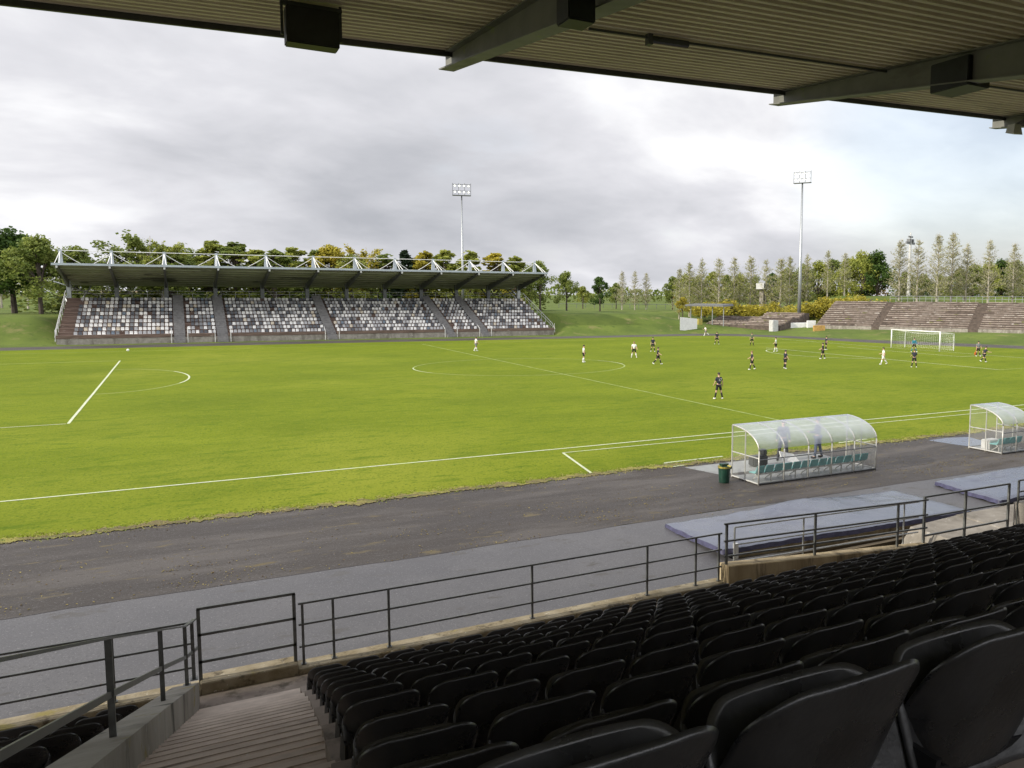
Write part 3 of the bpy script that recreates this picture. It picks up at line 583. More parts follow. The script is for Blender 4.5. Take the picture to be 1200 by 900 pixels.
def put_seat(x, y, z, rot, label, last_jit=0.0):
    global first
    o = proto if first else copy_tree(proto); first = False
    o.location = (x, y, z); o.rotation_euler = (0, 0, rot)
    tag(o, label, 'seat', 'black seats of the near grandstand')
    pan = [c for c in o.children if c.name.startswith('seat_pan')][0]
    pan.rotation_euler = (random.uniform(-0.16, 0.08), 0, random.uniform(-0.03, 0.03)); bk = [c for c in o.children if c.name.startswith('backrest')][0]; bk.rotation_euler = (random.uniform(-0.03, 0.03), 0, random.uniform(-0.02, 0.02))
def visible(x, y, z, m=25):
    d = Vector((x, y, z))-CAM; zz_ = d.dot(_f)
    if zz_ < 0.25: return False
    px = 600+PX+FPX*d.dot(CR)/zz_; py = 450+PY-FPX*d.dot(CU)/zz_
    return -m < px < 1200+m and py < 900+m*4
ns_ = 0
for i in range(11):
    z = tread(i); y = ROWS[i][1]+0.085; rn = 'front row' if i == 0 else '%s row from the front' % ORD[i]
    for j in range(44):
        x = ROWS[i][0]+0.5*j-0.215+random.uniform(-0.008, 0.008)
        if visible(x, y, z+0.42, 60): put_seat(x, y, z, random.uniform(-0.012, 0.012), 'black tip-up seat, %s right of the stairs, %s' % (ORD[j], rn)); ns_ += 1
    for j in range(12):
        x = 24.76-0.105*i-0.5*j-0.238
        if visible(x, y, z+0.42, 40): put_seat(x, y, z, random.uniform(-0.012, 0.012), 'black tip-up seat, %s left of the stair wall, %s' % (ORD[j], rn)); ns_ += 1
for j in range(-1, 6):
    x = 26.16+0.5*j-0.225; lab = ['black seat at the bottom edge of the photo, leftmost of the nearest row', 'large looking black seat of the nearest row, second from its left', 'largest black seat back, near the bottom right corner', 'black seat back cut by the right edge in the nearest row', 'black seat of the nearest row, fifth from its left', 'black seat of the nearest row, sixth from its left', 'black seat of the nearest row, seventh from its left'][j+1]
    if visible(x, -31.7, 6.2, 200):
        put_seat(x, -31.77+0.085, 5.81, 0, lab); ns_ += 1
        for c_ in list(col.objects)[-3:]:
            if c_.name.startswith('seat_pan'): c_.scale = (1.06, 1.0, 1.05); c_.rotation_euler = (-0.10, 0, 0)
print('near seats', ns_)

# ================================================================ RAILINGS
def rail_thing(name, origin, label, cat='railing'): return empty(name, origin, 0, label, cat)
def posts_rails(t, posts, rails, mt, pw=0.045, rw=0.035, round_=False):
    O = t.location
    for a, b in posts:
        m = MB(); a_, b_ = Vector(a)-O, Vector(b)-O
        if round_: m.tube([a_, b_], pw/2, 8)
        else: m.bar(a_, b_, pw, pw*0.8)
        m.box((a_.x-pw, a_.y-pw, a_.z-0.0), (a_.x+pw, a_.y+pw, a_.z+0.012)); m.build('post', mt, t)
    for r in rails:
        m = MB(); m.tube([Vector(p_)-O for p_ in r], rw/2, 8) if round_ else [m.bar(Vector(p_)-O, Vector(q_)-O, rw, rw) for p_, q_ in zip(r[:-1], r[1:])]
        m.build('rail', mt, t)
RYL = -19.62
t = rail_thing('railing', (20, RYL, 1.09), 'steel railing on the front kerb left of the gate')
posts_rails(t, [((x, RYL, 1.09), (x, RYL, 2.06)) for x in (11.5, 14.1, 16.7, 19.3, 21.9, 24.35)], [[(9, RYL, z), (25.38, RYL, z)] for z in (2.07, 1.75, 1.38)], M['rail'], 0.035, 0.03)
t = rail_thing('railing', (31, RYL, 1.09), 'long steel railing on the kerb between the gate and the tarp corner')
posts_rails(t, [((x, RYL, 1.09), (x, RYL, 2.07)) for x in (26.90, 27.36, 28.24, 30.80, 33.22, 34.36, 34.93)], [[(26.84, RYL, z), (35.0, RYL, z)] for z in (2.08, 1.74, 1.38)], M['rail'], 0.038, 0.03)
t = rail_thing('gate', (26.1, RYL, 1.17), 'raised steel gate at the foot of the stairs', 'gate')
posts_rails(t, [((25.45, RYL, 1.0), (25.45, RYL, 2.26)), ((26.78, RYL, 1.0), (26.78, RYL, 2.26))], [[(25.43, RYL, z), (26.80, RYL, z)] for z in (2.26, 1.86, 1.44)], M['rail'], 0.05, 0.04)
hr = rail_thing('stair_handrail', (25.1, -22.5, 2.2), 'flat steel handrail climbing the concrete wall beside the stairs', 'handrail')
pp = [Vector((25.36, -20.0, 1.36)), Vector((25.27, -20.35, 1.44)), Vector((25.04, -22.62, 2.29)), Vector((24.79, -25.75, 3.46)), Vector((24.55, -28.6, 4.5))]
up_ = Vector((0, 0, 0.86))
posts_rails(hr, [(q_, q_+up_*(1.0)) for q_ in pp[:4]], [], M['rail'], 0.048, 0.03)
m = MB(); O = hr.location
tops = [Vector((25.40, -19.75, 2.16))]+[q_+up_ for q_ in pp]
for a, b in zip(tops[:-1], tops[1:]): m.bar(a-O, b-O, 0.05, 0.02)
m.build('rail', M['rail'], hr)
m = MB(); mids = [Vector((25.42, -19.75, 1.72))]+[q_+up_*0.48 for q_ in pp]
for a, b in zip(mids[:-1], mids[1:]): m.bar(a-O, b-O, 0.02, 0.05)
m.build('rail', M['rail'], hr)
t = rail_thing('railing', (38, -19.68, 1.3), 'grey steel railing on the stained parapet in front of the ramp')
zt = lambda x, b: 1.45-0.074*(x-35)+b
posts_rails(t, [((x, -19.7, zt(x, -0.02)), (x, -19.7, zt(x, 0.84+0.037*(x-35)))) for x in (35.06, 37.45, 40.0)], [[(35.0, -19.7, zt(35, b-0.02)), (41.0, -19.7, zt(41, b+0.22))] for b in (0.86, 0.50, 0.18)], M['rail'], 0.05, 0.036)
t = rail_thing('gate', (42.5, RYL, 0.95), 'two-bay steel gate panel at the landing by the second tarp', 'gate')
posts_rails(t, [((40.98, RYL, 0.98), (40.98, RYL, 2.16)), ((42.45, RYL, 0.90), (42.45, RYL, 2.12)), ((44.12, RYL, 0.9), (44.12, RYL, 2.12))], [[(40.98, RYL, z+0.02), (44.14, RYL, z)] for z in (2.12, 1.62, 1.16)], M['rail'], 0.06, 0.04)
t = rail_thing('railing', (47, RYL, 1.6), 'steel railing on the pale parapet at the right edge of the photo')
posts_rails(t, [((x, RYL-0.1, 1.0 if x < 44.5 else 1.6), (x, RYL-0.1, 2.2)) for x in (44.36, 45.2, 46.4, 48.4, 50.5)], [[(44.36, RYL-0.1, z), (52, RYL-0.1, z)] for z in (2.2, 1.9, 1.72)], M['rail'], 0.05, 0.035)
t = rail_thing('railing', (39.5, -18.2, 0.5), 'pale grey tube handrail of the ramp behind the parapet')
ra, rb2 = aty(861, 618, -18.6), aty(1077, 588, -18.6); rz_ = lambda x: ra.z+(rb2.z-ra.z)*(x-ra.x)/(rb2.x-ra.x)
posts_rails(t, [((x, -18.6, 0.0), (x, -18.6, rz_(x))) for x in (ra.x, aty(942, 606, -18.6).x, aty(1060, 590, -18.6).x)], [[(ra.x, -18.6, rz_(ra.x)-b), (rb2.x, -18.6, rz_(rb2.x)-b)] for b in (0.0, 0.40, 0.80)], M['galv'], 0.045, 0.04, True)
rp = MB(); rs2 = [(35.6, 0.03), (42.0, 0.10), (42.5, 0.76), (44.3, 0.84)]
for (xa, za), (xb, zb_) in zip(rs2[:-1], rs2[1:]): rp.hexa([(xa, -19.54, -0.1), (xb, -19.54, -0.1), (xb, -17.9, -0.1), (xa, -17.9, -0.1), (xa, -19.54, za), (xb, -19.54, zb_), (xb, -17.9, zb_), (xa, -17.9, za)])
rp.hexa([(44.3, -19.6, -0.1), (60, -19.6, -0.1), (60, -17.9, -0.1), (44.3, -17.9, -0.1), (44.3, -19.6, 0.86), (60, -19.6, 0.86), (60, -17.9, 0.86), (44.3, -17.9, 0.86)])
tag(rp.build('ramp', M['conc']), 'pale concrete ramp rising to the landing behind the parapet', 'ramp')

# ================================================================ TARP COVERED PITS
def tarp_thing(label, c00, c10, c11, c01, bump, seed):      # far-left, far-right, near-right, near-left (with z)
    c = [Vector(q_) for q_ in (c00, c10, c11, c01)]; ctr = sum(c, Vector())/4; ctr.z = 0
    t = empty('covered_pit', ctr, 0, label, 'tarpaulin'); nu, nv = 60, 26; b = MB(); top = []
    for j in range(nv+1):
        for i in range(nu+1):
            u, v_ = i/nu, j/nv; q_ = (c[0]*(1-u)+c[1]*u)*(1-v_)+(c[3]*(1-u)+c[2]*u)*v_
            h = bump*exp(-((u-0.52)/0.16)**2)*(1-v_)**0.8 + 0.035*noise.noise(Vector((u*9+seed, v_*3, 0))) + 0.018*noise.noise(Vector((u*26+seed, v_*8, 2)))
            ed = min(u, 1-u, v_, 1-v_); q_ = q_ + Vector((0, 0, h - 0.05*max(0, 1-ed/0.03)**2))
            top.append(q_-ctr)
    b.v = [tuple(q_) for q_ in top]; nn = nu+1
    for j in range(nv):
        for i in range(nu): a = j*nn+i; b.f.append((a, a+nn, a+nn+1, a+1)); b.m.append(0)
    o = b.build('sheet', M['tarp'], t, smooth=True)
    if o.data.polygons[50].normal.z < 0: o.data.flip_normals()
    s = MB(); ring = [i for i in range(nn)]+[j*nn+nu for j in range(1, nv+1)]+[nv*nn+i for i in range(nu-1, -1, -1)]+[j*nn for j in range(nv-1, 0, -1)]
    L_ = len(ring); up1 = [top[r] for r in ring]
    lo1 = [Vector((q_.x*1.004, q_.y*1.01, max(0.012, q_.z-0.13-0.03*noise.noise(Vector((k*0.35, seed, 0)))))) for k, q_ in enumerate(up1)]
    s.add(up1+lo1, [(k, (k+1) % L_, L_+(k+1) % L_, L_+k) for k in range(L_)]); fixn(s.build('skirt', M['tarpedge'], t, smooth=True)); return t, ctr
A = atz(780, 612, 0.16); B = atz(1050, 572.5, 0.16); C_ = atz(1138, 597, 0.50); D_ = atz(847, 642, 0.34)
t, ctr = tarp_thing('large blue-grey tarp over a raised pit, directly behind the parapet railing', A, B, C_, D_, 0.16, 1.0)
bw_ = MB(); 
bw_.hexa([Vector(q_)-ctr for q_ in ((38.2, D_.y-0.02, 0), (46.4, C_.y+0.04, 0), (46.4, C_.y+0.26, 0), (38.2, D_.y+0.2, 0), (38.2, D_.y-0.02, 0.22), (46.4, C_.y+0.04, 0.44), (46.4, C_.y+0.26, 0.44), (38.2, D_.y+0.2, 0.22))])
bw_.hexa([Vector(q_)-ctr for q_ in ((46.2, C_.y+0.3, 0), (46.4, C_.y+0.3, 0), (46.4, B.y-0.2, 0), (46.2, B.y-0.2, 0), (46.2, C_.y+0.3, 0.40), (46.4, C_.y+0.3, 0.40), (46.4, B.y-0.2, 0.08), (46.2, B.y-0.2, 0.08))])
bw_.build('pit_wall', M['wallbrown'], t)
A = atz(1096, 563, 0.2); Dn = atz(1172, 585, 0.24); 
t, ctr = tarp_thing('smaller blue-grey tarp sheet at the right edge beyond the landing', A, A+Vector((8, 0.1, 0)), Dn+Vector((8, 0, 0.2)), Dn, 0.05, 5.0)
tmb = MB(); tmb.box((38.4, -17.45, 0.0), (44.9, -17.3, 0.26)); tmb.box((38.6, -17.75, 0.0), (44.6, -17.62, 0.14)); tmb.box((38.4, -17.24, 0.0), (44.9, -17.12, 0.34))
tag(tmb.build('timber_edging', M['timber']), 'dark wet timber edging boards between the ramp and the large tarp', 'timber boards')
wp = MB(); q_ = atz(862, 655, 0); wp.box((q_.x-0.06, q_.y-0.04, 0), (q_.x+0.07, q_.y+0.05, 0.42)); tag(bevel(wp.build('marker_post', M['white']), 0.01, 1), 'short white marker post at the near left corner of the large tarp', 'post')

# ================================================================ FLOODLIGHT MASTS
def floodmast(base, topz, label, r0=0.42, wid=3.4):
    t = empty('floodlight_mast', base, 0, label, 'floodlight'); H = topz-base.z; b = MB()
    b.tube([(0, 0, 0), (0, 0, H*0.35), (0, 0, H)], [r0, r0*0.75, r0*0.38], 12); b.build('pole', M['galv'], t, smooth=True)
    ang = math.atan2(55-base.x, -(40-base.y))  # face the pitch centre
    c, s = cos(ang), sin(ang); R_ = Matrix.Rotation(ang, 4, 'Z')
    f = MB(); f.box((-wid/2, -0.45, H), (wid/2, 0.45, H+0.12), mtx=R_)
    for z in (0.9, 2.1): f.bar(R_ @ Vector((-wid/2, -0.1, H+z)), R_ @ Vector((wid/2, -0.1, H+z)), 0.09, 0.09)
    for x in (-wid/2, -wid/6, wid/6, wid/2): f.bar(R_ @ Vector((x, -0.1, H)), R_ @ Vector((x, -0.1, H+2.35)), 0.06, 0.06)
    f.build('head_frame', M['dframe'], t)
    for r in range(2):
        for k in range(4):
            pass
            x = -wid/2+0.42+k*(wid-0.84)/3; z = H+0.72+r*1.15; l_ = MB(); q_ = lambda y, dz_=0: R_ @ Vector((x, y, z+dz_))
            l_.tube([q_(0.1), q_(-0.15, -0.02), q_(-0.34, -0.06)], [0.10, 0.24, 0.27], 12); lo = l_.build('lamp', M['galv'], t)
            d_ = MB(); d_.tube([q_(-0.342, -0.06), q_(-0.36, -0.062)], [0.20, 0.20], 12); d_.build('lens', M['lamp'], lo)
    return t
b1 = aty(546, 371, 118.0); b1.z = 3.4
tp = aty(541, 229.5, 118.0); floodmast(Vector((tp.x, 118.0, 3.4)), tp.z, 'slender floodlight mast rising behind the long far grandstand', 0.30, 3.4)
b2 = atz(936, 383, 0.8); tp = atx(936.5, 215.5, b2.x); floodmast(b2, tp.z, 'tall floodlight mast standing on a white concrete block beside the terraces', 0.42, 3.4)
def rect_on(px0, px1, depthv, zb, zt, dy, name, m, label, cat, parent=None):
    a = atz(px0[0], px0[1], zb); b = atz(px1[0], px1[1], zb); d = (b-a).normalized(); q_ = Vector((-d.y, d.x, 0))*dy
    if q_.y < 0: q_ = -q_
    up = Vector((0, 0, zt-zb)); dn = Vector((0, 0, -0.6)); mb = MB(); mb.hexa([a+dn, b+dn, b+q_+dn, a+q_+dn, a+up, b+up, b+q_+up, a+q_+up]); o = mb.build(name, m, parent); fixn(o); bevel(o, 0.03, 1)
    return tag(o, label, cat) if label else o
rect_on((926, 385.5), (950, 385.5), 0, 0.7, 1.85, 1.6, 'mast_plinth', M['white'], 'white concrete plinth at the foot of the tall floodlight mast', 'plinth')
rect_on((946, 384.5), (956, 384.5), 0, 0.9, 2.3, 0.5, 'low_wall', M['white'], 'short white wall just right of the mast plinth', 'wall')
rect_on((954, 386), (967, 386), 0, 0.9, 1.6, 0.6, 'timber_box', mat('ochre_timber', (0.36, 0.22, 0.06), 0.8, vary=0.25, scale=2), 'ochre timber box between the mast plinth and the terraces', 'box')

# ================================================================ GOAL
g0 = Vector((109.9, 37.3, 0)); g1 = Vector((109.9, 45.2, 0)); goal = empty('goal', (109.9, 41.25, 0), 0, 'white football goal with net in front of the terraces', 'goal')
O = goal.location; gh = 2.47
for q_ in (g0, g1): b = MB(); b.tube([q_-O, q_-O+Vector((0, 0, gh))], 0.085, 10); b.build('post', M['white'], goal, smooth=True)
b = MB(); b.tube([g0-O+Vector((0, -0.06, gh)), g1-O+Vector((0, 0.06, gh))], 0.085, 10); b.build('crossbar', M['white'], goal, smooth=True)
for q_ in (g0, g1): b = MB(); b.tube([q_-O+Vector((2.6, 0, 0)), q_-O+Vector((2.6, 0, 2.2))], 0.05, 8); b.tube([q_-O+Vector((2.6, 0, 2.2)), q_-O+Vector((0.1, 0, gh))], 0.03, 6); b.build('net_support', M['white'], goal)
b = MB(); A = Vector((0.1, g0.y-O.y, gh)); W_ = g1.y-g0.y
def npt(u, v_):                                             # net: over the top, then down the back
    y = A.y+W_*u
    if v_ < 0.35: t_ = v_/0.35; return Vector((0.1+2.5*t_, y, gh-0.30*t_-0.28*sin(pi*u)*sin(pi*t_)))
    t_ = (v_-0.35)/0.65; return Vector((2.6+0.25*sin(pi*t_), y, (gh-0.32)*(1-t_)))
for i in range(27): b.tube([npt(i/26, k/12) for k in range(13)], 0.0045, 3, cap=False)
for k in range(18): b.tube([npt(i/10, k/17) for i in range(11)], 0.0045, 3, cap=False)
for yy in (A.y, A.y+W_):
    for i in range(1, 9): b.tube([(0.1+2.5*i/9, yy, 0), (0.1+2.5*i/9, yy, gh-0.3*i/9)], 0.005, 3, cap=False)
    for i in range(1, 9): b.tube([(0.1, yy, gh*i/9), (2.6, yy, (gh-0.3)*i/9)], 0.005, 3, cap=False)
M['net'] = mat('net_cord', (0.72, 0.72, 0.70), 0.7, vary=0.05); b.build('net', M['net'], goal)

# ================================================================ TEAM SHELTERS
def shelter(x0, x1, yf, yb_, nb, label, nseats, hz=2.0):
    t = empty('team_shelter', ((x0+x1)/2, (yf+yb_)/2, 0), 0, label, 'team shelter'); O = t.location
    def V(x, y, z): return Vector((x, y, z))-O
    # the open high front (yf, towards the pitch); the roof curves down to the back (yb_)
    D_ = yf-yb_; arc = [(yf+0.0, hz)]+[(yf-D_*sin(a)*1.0, 1.28+(hz-1.28)*cos(a)) for a in [k*pi/2/10 for k in range(1, 11)]]
    nF = nb+1
    for k in range(nF):
        x = x0+(x1-x0)*k/nb; f = MB(); f.tube([V(x, y, z) for y, z in arc], 0.028, 6); f.tube([V(x, yb_, 1.28), V(x, yb_, 0.0)], 0.028, 6)
        f.build('rib', M['frame'], t, smooth=True)
    f = MB()
    for x in (x0, x1):
        f.tube([V(x, yf, 0), V(x, yf, hz)], 0.03, 6); f.tube([V(x, (yf+yb_)/2, 0), V(x, (yf+yb_)/2, hz-0.1)], 0.026, 6)
        f.tube([V(x, yf, 0.06), V(x, yb_, 0.06)], 0.03, 6); f.tube([V(x, yf, 1.0), V(x, yb_, 1.0)], 0.024, 6)
    f.build('end_frame', M['frame'], t)
    f = MB(); f.tube([V(x0, yf, hz), V(x1, yf, hz)], 0.03, 6); f.tube([V(x0, yb_, 0.95), V(x1, yb_, 0.95)], 0.022, 6); f.tube([V(x0, yb_, 0.07), V(x1, yb_, 0.07)], 0.03, 6); f.build('long_rail', M['dframe'], t)
    r = MB()
    r.add([V(x, y, z+0.03) for x in (x0, x1) for y, z in arc], [(i, i+1, len(arc)+i+1, len(arc)+i) for i in range(len(arc)-1)]); r.build('roof_sheet', M['poly_roof'], t, smooth=True)
    wv = MB(); wv.add([V(x0, yb_-0.03, 0.12), V(x1, yb_-0.03, 0.12), V(x1, yb_-0.03, 1.29), V(x0, yb_-0.03, 1.29)], [(0, 1, 2, 3)]); wv.build('back_sheet', M['poly_wall'], t)
    for x in (x0-0.03, x1+0.03):
        wv = MB(); pts = [V(x, yf, 0.1)]+[V(x, y, z) for y, z in arc]+[V(x, yb_, 0.1)]; wv.add(pts, [tuple(range(len(pts)))]); wv.build('end_sheet', M['poly_wall'], t)
    bn = MB(); by = yb_+0.38; bn.box(V(x0+0.15, by-0.04, 0.30), V(x1-0.15, by+0.04, 0.34))
    for k in range(nb*2): x = x0+0.3+(x1-x0-0.6)*k/(nb*2-1); bn.box(V(x-0.02, by-0.02, 0.05), V(x+0.02, by+0.02, 0.31)); bn.bar(V(x, by, 0.3), V(x, by+0.35, 0.06), 0.03, 0.03)
    bn.build('bench_frame', M['frame'], t)
    for k in range(nseats):
        x = x0+0.32+(x1-x0-0.64)*k/(nseats-1); s = MB()
        s.hexa([V(x-0.2, by-0.02, 0.36), V(x+0.2, by-0.02, 0.36), V(x+0.2, by+0.36, 0.34), V(x-0.2, by+0.36, 0.34), V(x-0.2, by-0.02, 0.40), V(x+0.2, by-0.02, 0.40), V(x+0.2, by+0.36, 0.385), V(x-0.2, by+0.36, 0.385)])
        s.hexa([V(x-0.2, by-0.06, 0.40), V(x+0.2, by-0.06, 0.40), V(x+0.2, by-0.02, 0.40), V(x-0.2, by-0.02, 0.40), V(x-0.18, by-0.13, 0.66), V(x+0.18, by-0.13, 0.66), V(x+0.18, by-0.09, 0.66), V(x-0.18, by-0.09, 0.66)])
        bevel(s.build('seat', M['teal'], t), 0.012, 2)
    fl_ = MB(); fl_.box(V(x0+0.03, yb_+0.03, 0.016), V(x1-0.03, yf-0.03, 0.05)); fl_.build('floor_slab', M['floor2'], t)
    return t
shelter(43.82, 49.72, -8.12, -9.75, 5, 'large clear curved-roof team shelter with a long row of teal seats', 13, 2.02)
shelter(57.1, 59.0, -8.35, -10.05, 2, 'smaller curved-roof team shelter at the right edge of the photo', 4, 2.0)
bx = MB(); bx.box((0, 0, 0), (0.75, 0.45, 0.45)); o = bx.build('storage_box', M['lite'], loc=(57.25, -9.3, 0.05)); bevel(o, 0.03, 2); tag(o, 'pale storage box inside the smaller team shelter', 'box')
# litter bin
bn_ = empty('litter_bin', (43.0, -8.75, 0.012), 0, 'green litter bin with a yellow liner left of the large team shelter', 'bin'); bn_.scale = (0.88, 0.88, 0.88)
b = MB(); b.tube([(0, 0, 0), (0, 0, 0.05), (0, 0, 0.62), (0, 0, 0.66)], [0.21, 0.22, 0.26, 0.275], 18); b.build('bin_body', M['binp'], bn_, smooth=False)
b = MB(); R_ = random.Random(3)
pts = [(0.27*cos(2*pi*k/18), 0.27*sin(2*pi*k/18)) for k in range(18)]
b.add([(x, y, 0.63) for x, y in pts]+[(x*1.06, y*1.06, 0.69+0.03*R_.random()) for x, y in pts]+[(x*0.8, y*0.8, 0.66) for x, y in pts]+[(0, 0, 0.60)], [(k, (k+1) % 18, 18+(k+1) % 18, 18+k) for k in range(18)]+[(18+k, 18+(k+1) % 18, 36+(k+1) % 18, 36+k) for k in range(18)]+[(36+k, 36+(k+1) % 18, 54) for k in range(18)])
fixn(b.build('liner', M['yel'], bn_))
b = MB(); b.box((-0.05, 0.10, 0.66), (0.30, 0.30, 0.76)); b.box((0.22, -0.05, 0.55), (0.36, 0.12, 0.66)); b.build('lid', M['binp'], bn_)
# white tactics board / bag behind the shelter
wb_ = MB(); wb_.hexa([(-0.45, -0.03, 0), (0.45, -0.03, 0), (0.45, 0.03, 0), (-0.45, 0.03, 0), (-0.45, 0.22, 0.48), (0.30, 0.22, 0.30), (0.30, 0.27, 0.30), (-0.45, 0.27, 0.48)]); o = wb_.build('board', M['white'], loc=(47.55, -7.2, 0.03)); tag(o, 'leaning white board seen through the large team shelter', 'board')

# ================================================================ PEOPLE
skinm = mat('skin', (0.50, 0.31, 0.22), 0.6, vary=0.1, scale=8); hairm = mat('dark_hair', (0.03, 0.022, 0.016), 0.7, vary=0.3, scale=30); hairl = mat('fair_hair', (0.20, 0.12, 0.05), 0.7, vary=0.3, scale=30)
def cloth(name, c): return mat(name, c, 0.85, vary=0.15, scale=9)
CL = dict(navy=cloth('navy_cloth', (0.018, 0.020, 0.035)), black=cloth('black_cloth', (0.012, 0.012, 0.014)), white=cloth('white_cloth', (0.72, 0.72, 0.70)), pale=cloth('pale_cloth', (0.55, 0.60, 0.50)), grey=cloth('grey_cloth', (0.16, 0.17, 0.18)),
          teal=cloth('teal_cloth', (0.02, 0.16, 0.22)), green=cloth('olive_cloth', (0.08, 0.11, 0.06)), orange=cloth('orange_cloth', (0.75, 0.16, 0.03)), coat=cloth('dark_coat', (0.03, 0.032, 0.04)), jeans=cloth('denim', (0.07, 0.09, 0.14)))
dgc = None
def skin_mesh(name, verts, edges, radii, root, m, parent, sub=1):
    me = bpy.data.meshes.new(name+'_src'); me.from_pydata([tuple(v_) for v_ in verts], edges, []); o = bpy.data.objects.new(name+'_src', me); col.objects.link(o)
    sk = o.modifiers.new('s', 'SKIN'); sk.use_smooth_shade = True
    for i, r in enumerate(radii):
        r2 = r if isinstance(r, tuple) else (r, r); me.skin_vertices[0].data[i].radius = r2; me.skin_vertices[0].data[i].use_root = (i == root)
    su = o.modifiers.new('b', 'SUBSURF'); su.levels = sub; su.render_levels = sub
    dg = bpy.context.evaluated_depsgraph_get(); dg.update(); m2 = bpy.data.meshes.new_from_object(o.evaluated_get(dg)); bpy.data.objects.remove(o); bpy.data.meshes.remove(me)
    m2.name = name; m2.materials.clear(); m2.materials.append(m); ob = bpy.data.objects.new(name, m2); col.objects.link(ob); ob.parent = parent
    for p_ in m2.polygons: p_.use_smooth = True
    return ob
def rotx(v_, a): return Vector((v_.x, v_.y*cos(a)-v_.z*sin(a), v_.y*sin(a)+v_.z*cos(a)))
def person(x, y, face, label, shirt='navy', shorts='black', socks='black', shoes='white', hair=None, legs=(0.0, 0.0, 0, 0), spread=0.13, arms=((0.1, 0.2, 0.1), (-0.05, 0.2, 0.1)), lean=0.0, long_=False, h=1.78, number=None, z0=0.02, sleeve_long=False):
    """face: heading the person looks towards (radians from +Y, clockwise). legs: (hipL, hipR, kneeL, kneeR) swing forward +. arms: per side (forward swing, out, elbow bend)"""
    t = empty('person', (x, y, z0), -face, label, 'person'); k = h/1.78
    def vv(x, y, z): return Vector((x, y, z))*k
    Vt, E, R_ = [], [], []
    def add(p_, r, par=None):
        Vt.append(p_); R_.append(r if not isinstance(r, (int, float)) else r*k); i = len(Vt)-1
        if par is not None: E.append((par, i))
        return i
    tl = lambda p_: vv(*p_) if lean == 0 else vv(p_[0], p_[1]+sin(lean)*(p_[2]-0.93), 0.93+(p_[2]-0.93)*cos(lean))
    pel = add(vv(0, 0, 0.95), (0.145*k, 0.105*k)); wst = add(tl((0, 0, 1.10)), (0.135*k, 0.095*k), pel); ch = add(tl((0, 0, 1.30)), (0.165*k, 0.112*k), wst); nb_ = add(tl((0, 0.0, 1.45)), (0.085*k, 0.075*k), ch)
    nk = add(tl((0, 0.015, 1.52)), 0.055, nb_); hd = add(tl((0, 0.03, 1.62)), (0.078*k, 0.092*k), nk); ht = add(tl((0, 0.02, 1.71)), (0.062*k, 0.075*k), hd)
    J = {}
    low = 9
    for s, nm, hi, kn in ((-1, 'L', legs[0], legs[2]), (1, 'R', legs[1], legs[3])):
        hp = Vector((s*0.095, 0, 0.90)); th = rotx(Vector((s*spread*0.45, 0, -0.42)), hi); kp = hp+th; sh = rotx(Vector((s*spread*0.45, -0.01, -0.41)), hi-kn); ap = kp+sh
        a = add(hp*k, 0.088, pel); m_ = add((hp*0.5+kp*0.5)*k, 0.076, a); b = add(kp*k, 0.054, m_); c = add((kp*0.6+ap*0.4)*k, 0.053, b); d = add(ap*k, 0.036, c)
        fd = rotx(Vector((s*0.02, 0.15, -0.045)), (hi-kn)*0.6); e_ = add((ap+fd)*k, 0.032, d); J[nm] = (hp*k, kp*k, ap*k, (ap+fd)*k); low = min(low, (ap+fd).z-0.03, ap.z-0.07)
    A_ = {}
    for s, nm, (fw, ou, el) in ((-1, 'L', arms[0]), (1, 'R', arms[1])):
        sp_ = Vector(tl((s*0.185, 0, 1.41)))/k; ua = rotx(Vector((s*sin(ou)*0.29, 0, -cos(ou)*0.29)), fw); ep = sp_+ua; la = rotx(Vector((s*sin(ou*0.6)*0.25*(1-0.0), 0, -cos(ou*0.6)*0.25)), fw+el); wp_ = ep+la
        a = add(sp_*k, 0.058, ch); b = add(ep*k, 0.040, a); c = add(wp_*k, 0.030, b); hd_ = wp_+la.normalized()*0.09; d = add(hd_*k, 0.034, c); A_[nm] = (sp_*k, ep*k, wp_*k, hd_*k)
    dzk = -low*k
    up = Vector((0, 0, dzk)); body = skin_mesh('body', [v_+up for v_ in Vt], E, R_, pel, skinm, t, 1)
    # shirt: torso and sleeves
    o_ = 0.022*k; sv = [vv(0, 0, 0.92), tl((0, 0, 1.10)), tl((0, 0, 1.30)), tl((0, 0, 1.43))]; sr = [(0.158*k, 0.122*k), (0.150*k, 0.112*k), (0.182*k, 0.130*k), (0.110*k, 0.095*k)]; se = [(0, 1), (1, 2), (2, 3)]
    for nm in 'LR':
        i0 = len(sv); sp_, ep, wp_, _h = A_[nm]; sv += [sp_, sp_.lerp(ep, 0.75)]; sr += [0.078*k, 0.062*k]; se += [(2, i0), (i0, i0+1)]
        if sleeve_long: sv += [ep, wp_]; sr += [0.058*k, 0.045*k]; se += [(i0+1, i0+2), (i0+2, i0+3)]
    shirt_o = skin_mesh('jacket' if sleeve_long else 'shirt', [v_+up for v_ in sv], se, sr, 0, CL[shirt], t, 1)
    hv = [vv(0, 0, 0.98)]; hr_ = [(0.155*k, 0.118*k)]; he = []
    for nm in 'LR':
        hp, kp, ap, tp_ = J[nm]; i0 = len(hv); hv += [hp, hp.lerp(kp, 0.5), hp.lerp(kp, 0.80)]; hr_ += [0.100*k, 0.098*k, 0.092*k]; he += [(0, i0), (i0, i0+1), (i0+1, i0+2)]
        if long_: hv += [kp, ap]; hr_ += [0.075*k, 0.06*k]; he += [(i0+2, i0+3), (i0+3, i0+4)]
    skin_mesh('trousers' if long_ else 'shorts', [v_+up for v_ in hv], he, hr_, 0, CL[shorts], t, 1)
